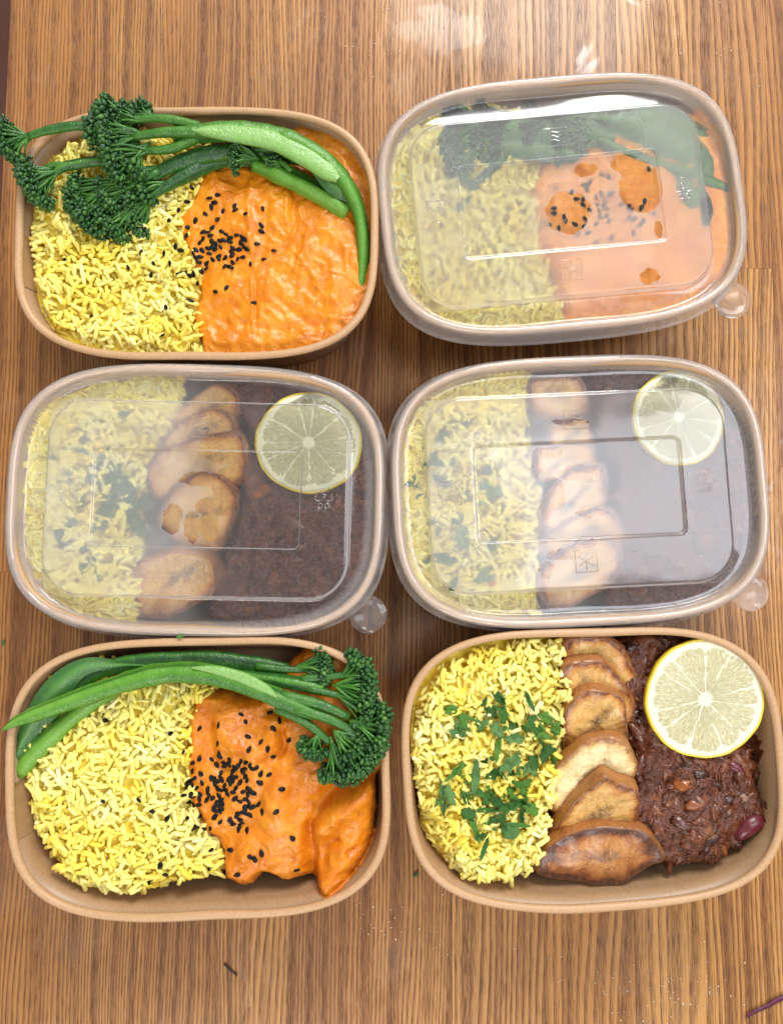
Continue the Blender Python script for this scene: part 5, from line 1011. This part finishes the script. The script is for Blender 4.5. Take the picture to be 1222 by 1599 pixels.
LEAF = {kd: [leaf_mesh(kd, i * 7 + 3) for i in range(4)] for kd in ('lobed', 'torn', 'oval', 'strip')}
for v in LEAF.values():
    for me in v: me.materials.append(M_LD)
def leaf(k, px, py, half_mm, ang, kind, m, label, group, rg, lift=.0008, tilt=.25, name='parsley_piece', cat='herb'):
    x, y, z, nr = place_on(k, px, py, lift)
    if k in (3, 4): z = min(z, float(lid_under(k, x, y)) - .0010); tilt *= .35; nr = Vector((0, 0, 1))
    o = bpy.data.objects.new(name, LEAF[kind][int(rg.integers(4))]); COL.objects.link(o)
    nr = (nr * .5 + Vector((0, 0, .5))).normalized(); q = nr.to_track_quat('Z', 'Y').to_matrix().to_4x4(); s = half_mm * MM
    o.matrix_world = Matrix.Translation((x, y, z)) @ q @ Matrix.Rotation(ang, 4, 'Z') @ Matrix.Rotation(rg.normal(0, tilt), 4, 'X') @ Matrix.Rotation(rg.normal(0, tilt), 4, 'Y') @ Matrix.Diagonal((s, s, s * (1.3 if k == 6 else .3), 1))
    o.material_slots[0].link = 'OBJECT'; o.material_slots[0].material = m
    return tag(o, label, cat, group)
def R_(d): return math.radians(d)
L6 = [(300, 225, 4.2, -40, 'torn', 'B'), (395, 285, 5.6, -35, 'lobed', 'B'), (360, 395, 5.2, 60, 'torn', 'P'), (540, 165, 2.4, 20, 'torn', 'D'), (660, 150, 4.2, 70, 'torn', 'D'), (600, 240, 4.4, 10, 'lobed', 'D'), (690, 265, 5.0, 15, 'torn', 'D'), (520, 340, 4.4, 30, 'lobed', 'P'), (630, 375, 4.8, 100, 'torn', 'P'), (740, 350, 5.4, 20, 'lobed', 'P'), (760, 430, 4.6, -30, 'torn', 'P'), (880, 345, 5.4, 40, 'lobed', 'D'), (1000, 300, 5.0, -25, 'torn', 'B'), (960, 400, 4.8, 30, 'lobed', 'B'), (1065, 370, 4.4, 10, 'torn', 'B'), (990, 530, 6.2, 30, 'lobed', 'D'), (900, 600, 4.8, 60, 'torn', 'D'), (1060, 590, 4.2, -20, 'torn', 'B'), (870, 160, 4.2, -70, 'strip', 'D'), (640, 500, 5.2, 75, 'strip', 'B'), (530, 600, 4.8, -50, 'torn', 'D'), (720, 600, 6.0, 5, 'torn', 'P'), (850, 640, 4.6, 70, 'lobed', 'P'), (365, 660, 5.4, 10, 'torn', 'B'), (310, 700, 4.0, -60, 'strip', 'B'), (480, 710, 7.5, 25, 'strip', 'P'), (620, 690, 4.8, 10, 'torn', 'D'), (740, 690, 4.6, 30, 'lobed', 'P'), (240, 865, 7.6, 10, 'strip', 'P'), (290, 850, 4.6, 20, 'torn', 'P'), (395, 855, 4.8, 80, 'lobed', 'P'), (420, 980, 4.8, -70, 'torn', 'D'), (470, 1085, 5.6, -35, 'strip', 'B'), (520, 1150, 4.0, 80, 'torn', 'D'), (540, 1230, 4.4, -60, 'strip', 'D'), (560, 860, 4.8, 40, 'lobed', 'D'), (640, 900, 5.2, 0, 'torn', 'D'), (740, 820, 4.4, 60, 'torn', 'B'), (820, 780, 5.0, 70, 'lobed', 'B'), (800, 890, 4.4, 20, 'torn', 'D'), (720, 930, 4.4, -20, 'torn', 'D'), (890, 950, 4.8, 25, 'torn', 'B'), (810, 1000, 4.4, 80, 'strip', 'D'), (590, 1030, 5.0, -25, 'torn', 'B'), (660, 1030, 4.6, 10, 'lobed', 'D'), (715, 1100, 4.8, 60, 'oval', 'P'), (800, 1060, 4.0, 60, 'strip', 'B'), (560, 950, 4.8, 30, 'strip', 'B')]
MT = {'D': M_LD, 'B': M_LB, 'P': M_LP}
LBL6 = {('lobed', 'D'): 'dark green lobed parsley leaf', ('torn', 'D'): 'dark green torn parsley scrap', ('strip', 'D'): 'thin dark green parsley stalk', ('lobed', 'B'): 'bright green lobed parsley leaf', ('torn', 'B'): 'bright green torn parsley scrap', ('strip', 'B'): 'thin bright green parsley stalk',
        ('lobed', 'P'): 'pale green lobed parsley leaf', ('torn', 'P'): 'pale green torn parsley scrap', ('strip', 'P'): 'long pale green parsley stalk', ('oval', 'P'): 'single pale oval parsley leaf near the lower end of the clump'}
rg = np.random.default_rng(5)
for i, (x, y, h, a, kd, c) in enumerate(L6):
    b = LBL6[(kd, c)]; wh = 'beside the plantain' if x > 840 else 'at the top of the open clump' if y < 300 else 'in the upper open clump' if y < 560 else 'in the middle of the open clump' if y < 800 else 'in the lower open clump' if y < 990 else 'at the bottom of the open clump'; leaf(6, 640 + x / 4.7, 1060 + y / 4.7, h * 1.2, R_(a), kd, MT[c], b if kd == 'oval' else b + ' ' + wh, 'parsley on the open rice', rg, lift=.0006 + .00004 * i)
rg = np.random.default_rng(15)
for i in range(34):
    x, y, h, a, kd, c = L6[int(rg.integers(len(L6)))]; x, y = x + rg.normal(0, 45), y + rg.normal(0, 45); cc_ = 'DBDBP'[i % 5]
    leaf(6, 640 + x / 4.7, 1060 + y / 4.7, rg.uniform(1.2, 2.6), rg.uniform(0, 6.28), ['torn', 'lobed', 'strip'][i % 3], MT[cc_], 'tiny finely chopped parsley bit among bigger pieces on the open rice', 'fine parsley bits on the open rice', rg, lift=.0012)
L3 = [(450, 410, 8, 20, 'lobed'), (270, 490, 4.5, 0, 'torn'), (620, 540, 9, 30, 'lobed'), (560, 600, 8, 60, 'torn'), (680, 680, 11, 20, 'lobed'), (780, 690, 9, -30, 'torn'), (700, 820, 9, 50, 'lobed'), (850, 830, 11, -40, 'lobed'), (620, 950, 8, 60, 'torn'), (470, 800, 6, 80, 'torn'), (370, 655, 5, 20, 'lobed'), (350, 1070, 8, -75, 'torn'), (420, 970, 8, 50, 'strip'), (260, 1010, 5, 55, 'strip'), (530, 1275, 8.5, 10, 'lobed'), (880, 990, 8, -10, 'torn'), (780, 210, 3.6, 0, 'torn'), (490, 1140, 4.5, 30, 'torn')]
for i, (x, y, h, a, kd) in enumerate(L3):
    leaf(3, 20 + x / 4.44, 600 + y / 4.44, h * 1.02, R_(a), kd, M_LD, {0: 'rounded dim parsley leaf above the small rectangle of a lid', 14: 'lone lobed parsley leaf low in a lidded box', 11: 'forked parsley leaf under the lid left of the small rectangle'}.get(i, 'dim parsley leaf in the large patch under the tab-between-boxes lid'), None if i in (0, 14, 11) else 'parsley under the tab-between-boxes lid', rg, lift=.0024)
L4 = [(450, 340, 7.5, 10, 'strip'), (340, 440, 7, 70, 'torn'), (280, 590, 6, 30, 'lobed'), (380, 600, 5, 0, 'torn'), (330, 720, 6.5, -20, 'torn'), (640, 650, 6, 10, 'torn'), (640, 800, 9, 60, 'lobed'), (480, 810, 5, 0, 'lobed'), (440, 960, 7, 70, 'torn'), (470, 1100, 9, 85, 'torn'), (280, 970, 6, 10, 'torn'), (660, 1140, 6, 50, 'torn'), (350, 1230, 7, -10, 'torn'), (610, 1350, 6.5, 30, 'lobed'), (410, 1400, 4.8, 60, 'torn'), (140, 730, 5, 30, 'lobed'), (195, 830, 5, 80, 'torn'), (740, 910, 3.8, 60, 'torn'), (240, 1245, 2.6, 70, 'torn'), (310, 1050, 3.5, 80, 'torn')]
for i, (x, y, h, a, kd) in enumerate(L4):
    lb = {15: 'sharp green parsley leaf at the left ledge of the glaring lid', 13: 'bluish parsley leaf lowest right on the rice under the glaring lid', 0: 'curved dim parsley stalk highest on the rice under the glaring lid'}.get(i, 'dim bluish parsley scrap on rice under the glaring lid')
    leaf(4, 610 + x / 4.21, 580 + y / 4.21, h * .92, R_(a), kd, M_LP if i in (6, 9, 13) else M_LD, lb, None if i in (15, 13, 0) else 'parsley under the glaring lid', rg, lift=.0020)
# a single black seed stuck inside the glaring lid
w = P(893, 787, PANEL_Z - .0012); o = SEED0.copy(); COL.objects.link(o); o.matrix_world = Matrix.Translation((w[0], w[1], float(lid_under(4, w[0], w[1])) - .0001)) @ Matrix.Rotation(.1, 4, 'Z'); tag(o, 'single black seed under the glaring lid on plantain', 'seed')

# ------------------------------------------------------------------ bits lying on the table and rims
def bit(px, py, z, half, ang, kind, m, name, label, cat):
    p = P(px, py, z); o = bpy.data.objects.new(name, LEAF[kind][1]); COL.objects.link(o); s = half * MM
    o.matrix_world = Matrix.Translation(p) @ Matrix.Rotation(ang, 4, 'Z') @ Matrix.Diagonal((s, s, s * .6, 1)); o.material_slots[0].link = 'OBJECT'; o.material_slots[0].material = m; return tag(o, label, cat)
bit(281, 994, .0533, 2.2, .2, 'torn', M_LB, 'herb_crumb', 'tiny green crumb on the far rim of the bottom left box', 'herb')
bit(5, 1003, .0012, 2.0, 1.0, 'torn', M_LD, 'herb_crumb', 'tiny green crumb on the table near the left photo edge', 'herb')
bit(649, 1366, .0012, 2.2, .6, 'torn', M_LD, 'herb_crumb', 'tiny green crumb on the table beside the open lemon box', 'herb')
V, F = tube(smooth_open(PP([(1163, 1588), (1180, 1578), (1198, 1570), (1215, 1560), (1245, 1548)], .0013), 5), np.linspace(.6, 1.3, 21) * MM, 7, .5, rough=.15, seed=3)
solo('onion_shred', V, F, M_PURPLE, 'purple onion shred on the table at the bottom right', 'onion')
V, F = tube(smooth_open(PP([(350, 1505), (357, 1513), (367, 1521), (370, 1524)], .0007), 4), .0005, 6, .6)
solo('dark_crumb', V, F, M_DARKBIT, 'thin dark crumb on the table below the bottom left box', 'crumb')
V, F = blob(P(94, 1151, .044), (.0016, .001, .001), .4, np.random.default_rng(1), .1); solo('carrot_bit', V, F, M_ORBIT, 'tiny orange bit on rice beside the cut green stem', 'carrot')
V, F = blob(P(768, 912, float(LEDGE_Z - .002)), (.0018, .0014, .001), .4, np.random.default_rng(2), .1); solo('carrot_bit', V, F, M_ORBIT, 'tiny reddish bit on rice under the glaring lid', 'carrot')
rg = np.random.default_rng(9); A = Acc()
for (cx, cy, s, n) in ((1075, 1540, 42, 60), (960, 1560, 60, 45), (640, 1440, 40, 22), (575, 1435, 18, 14), (600, 40, 50, 30), (1110, 60, 70, 14), (1150, 95, 30, 8), (900, 970, 60, 20)):
    for _ in range(n):
        p = P(rg.normal(cx, s), rg.normal(cy, s * .8), .0002); V, F = blob(p, (rg.uniform(.15, .5) * MM,) * 2 + (.00015,), 0, rg, .4, 6, 4); A.add(V, F)
V, F, _ = A.out(); solo('dried_flecks', V, F, mat_simple('dried_fleck', (.72, .60, .47), .4), 'pale dried splash flecks scattered on the table', 'flecks', kind='stuff')
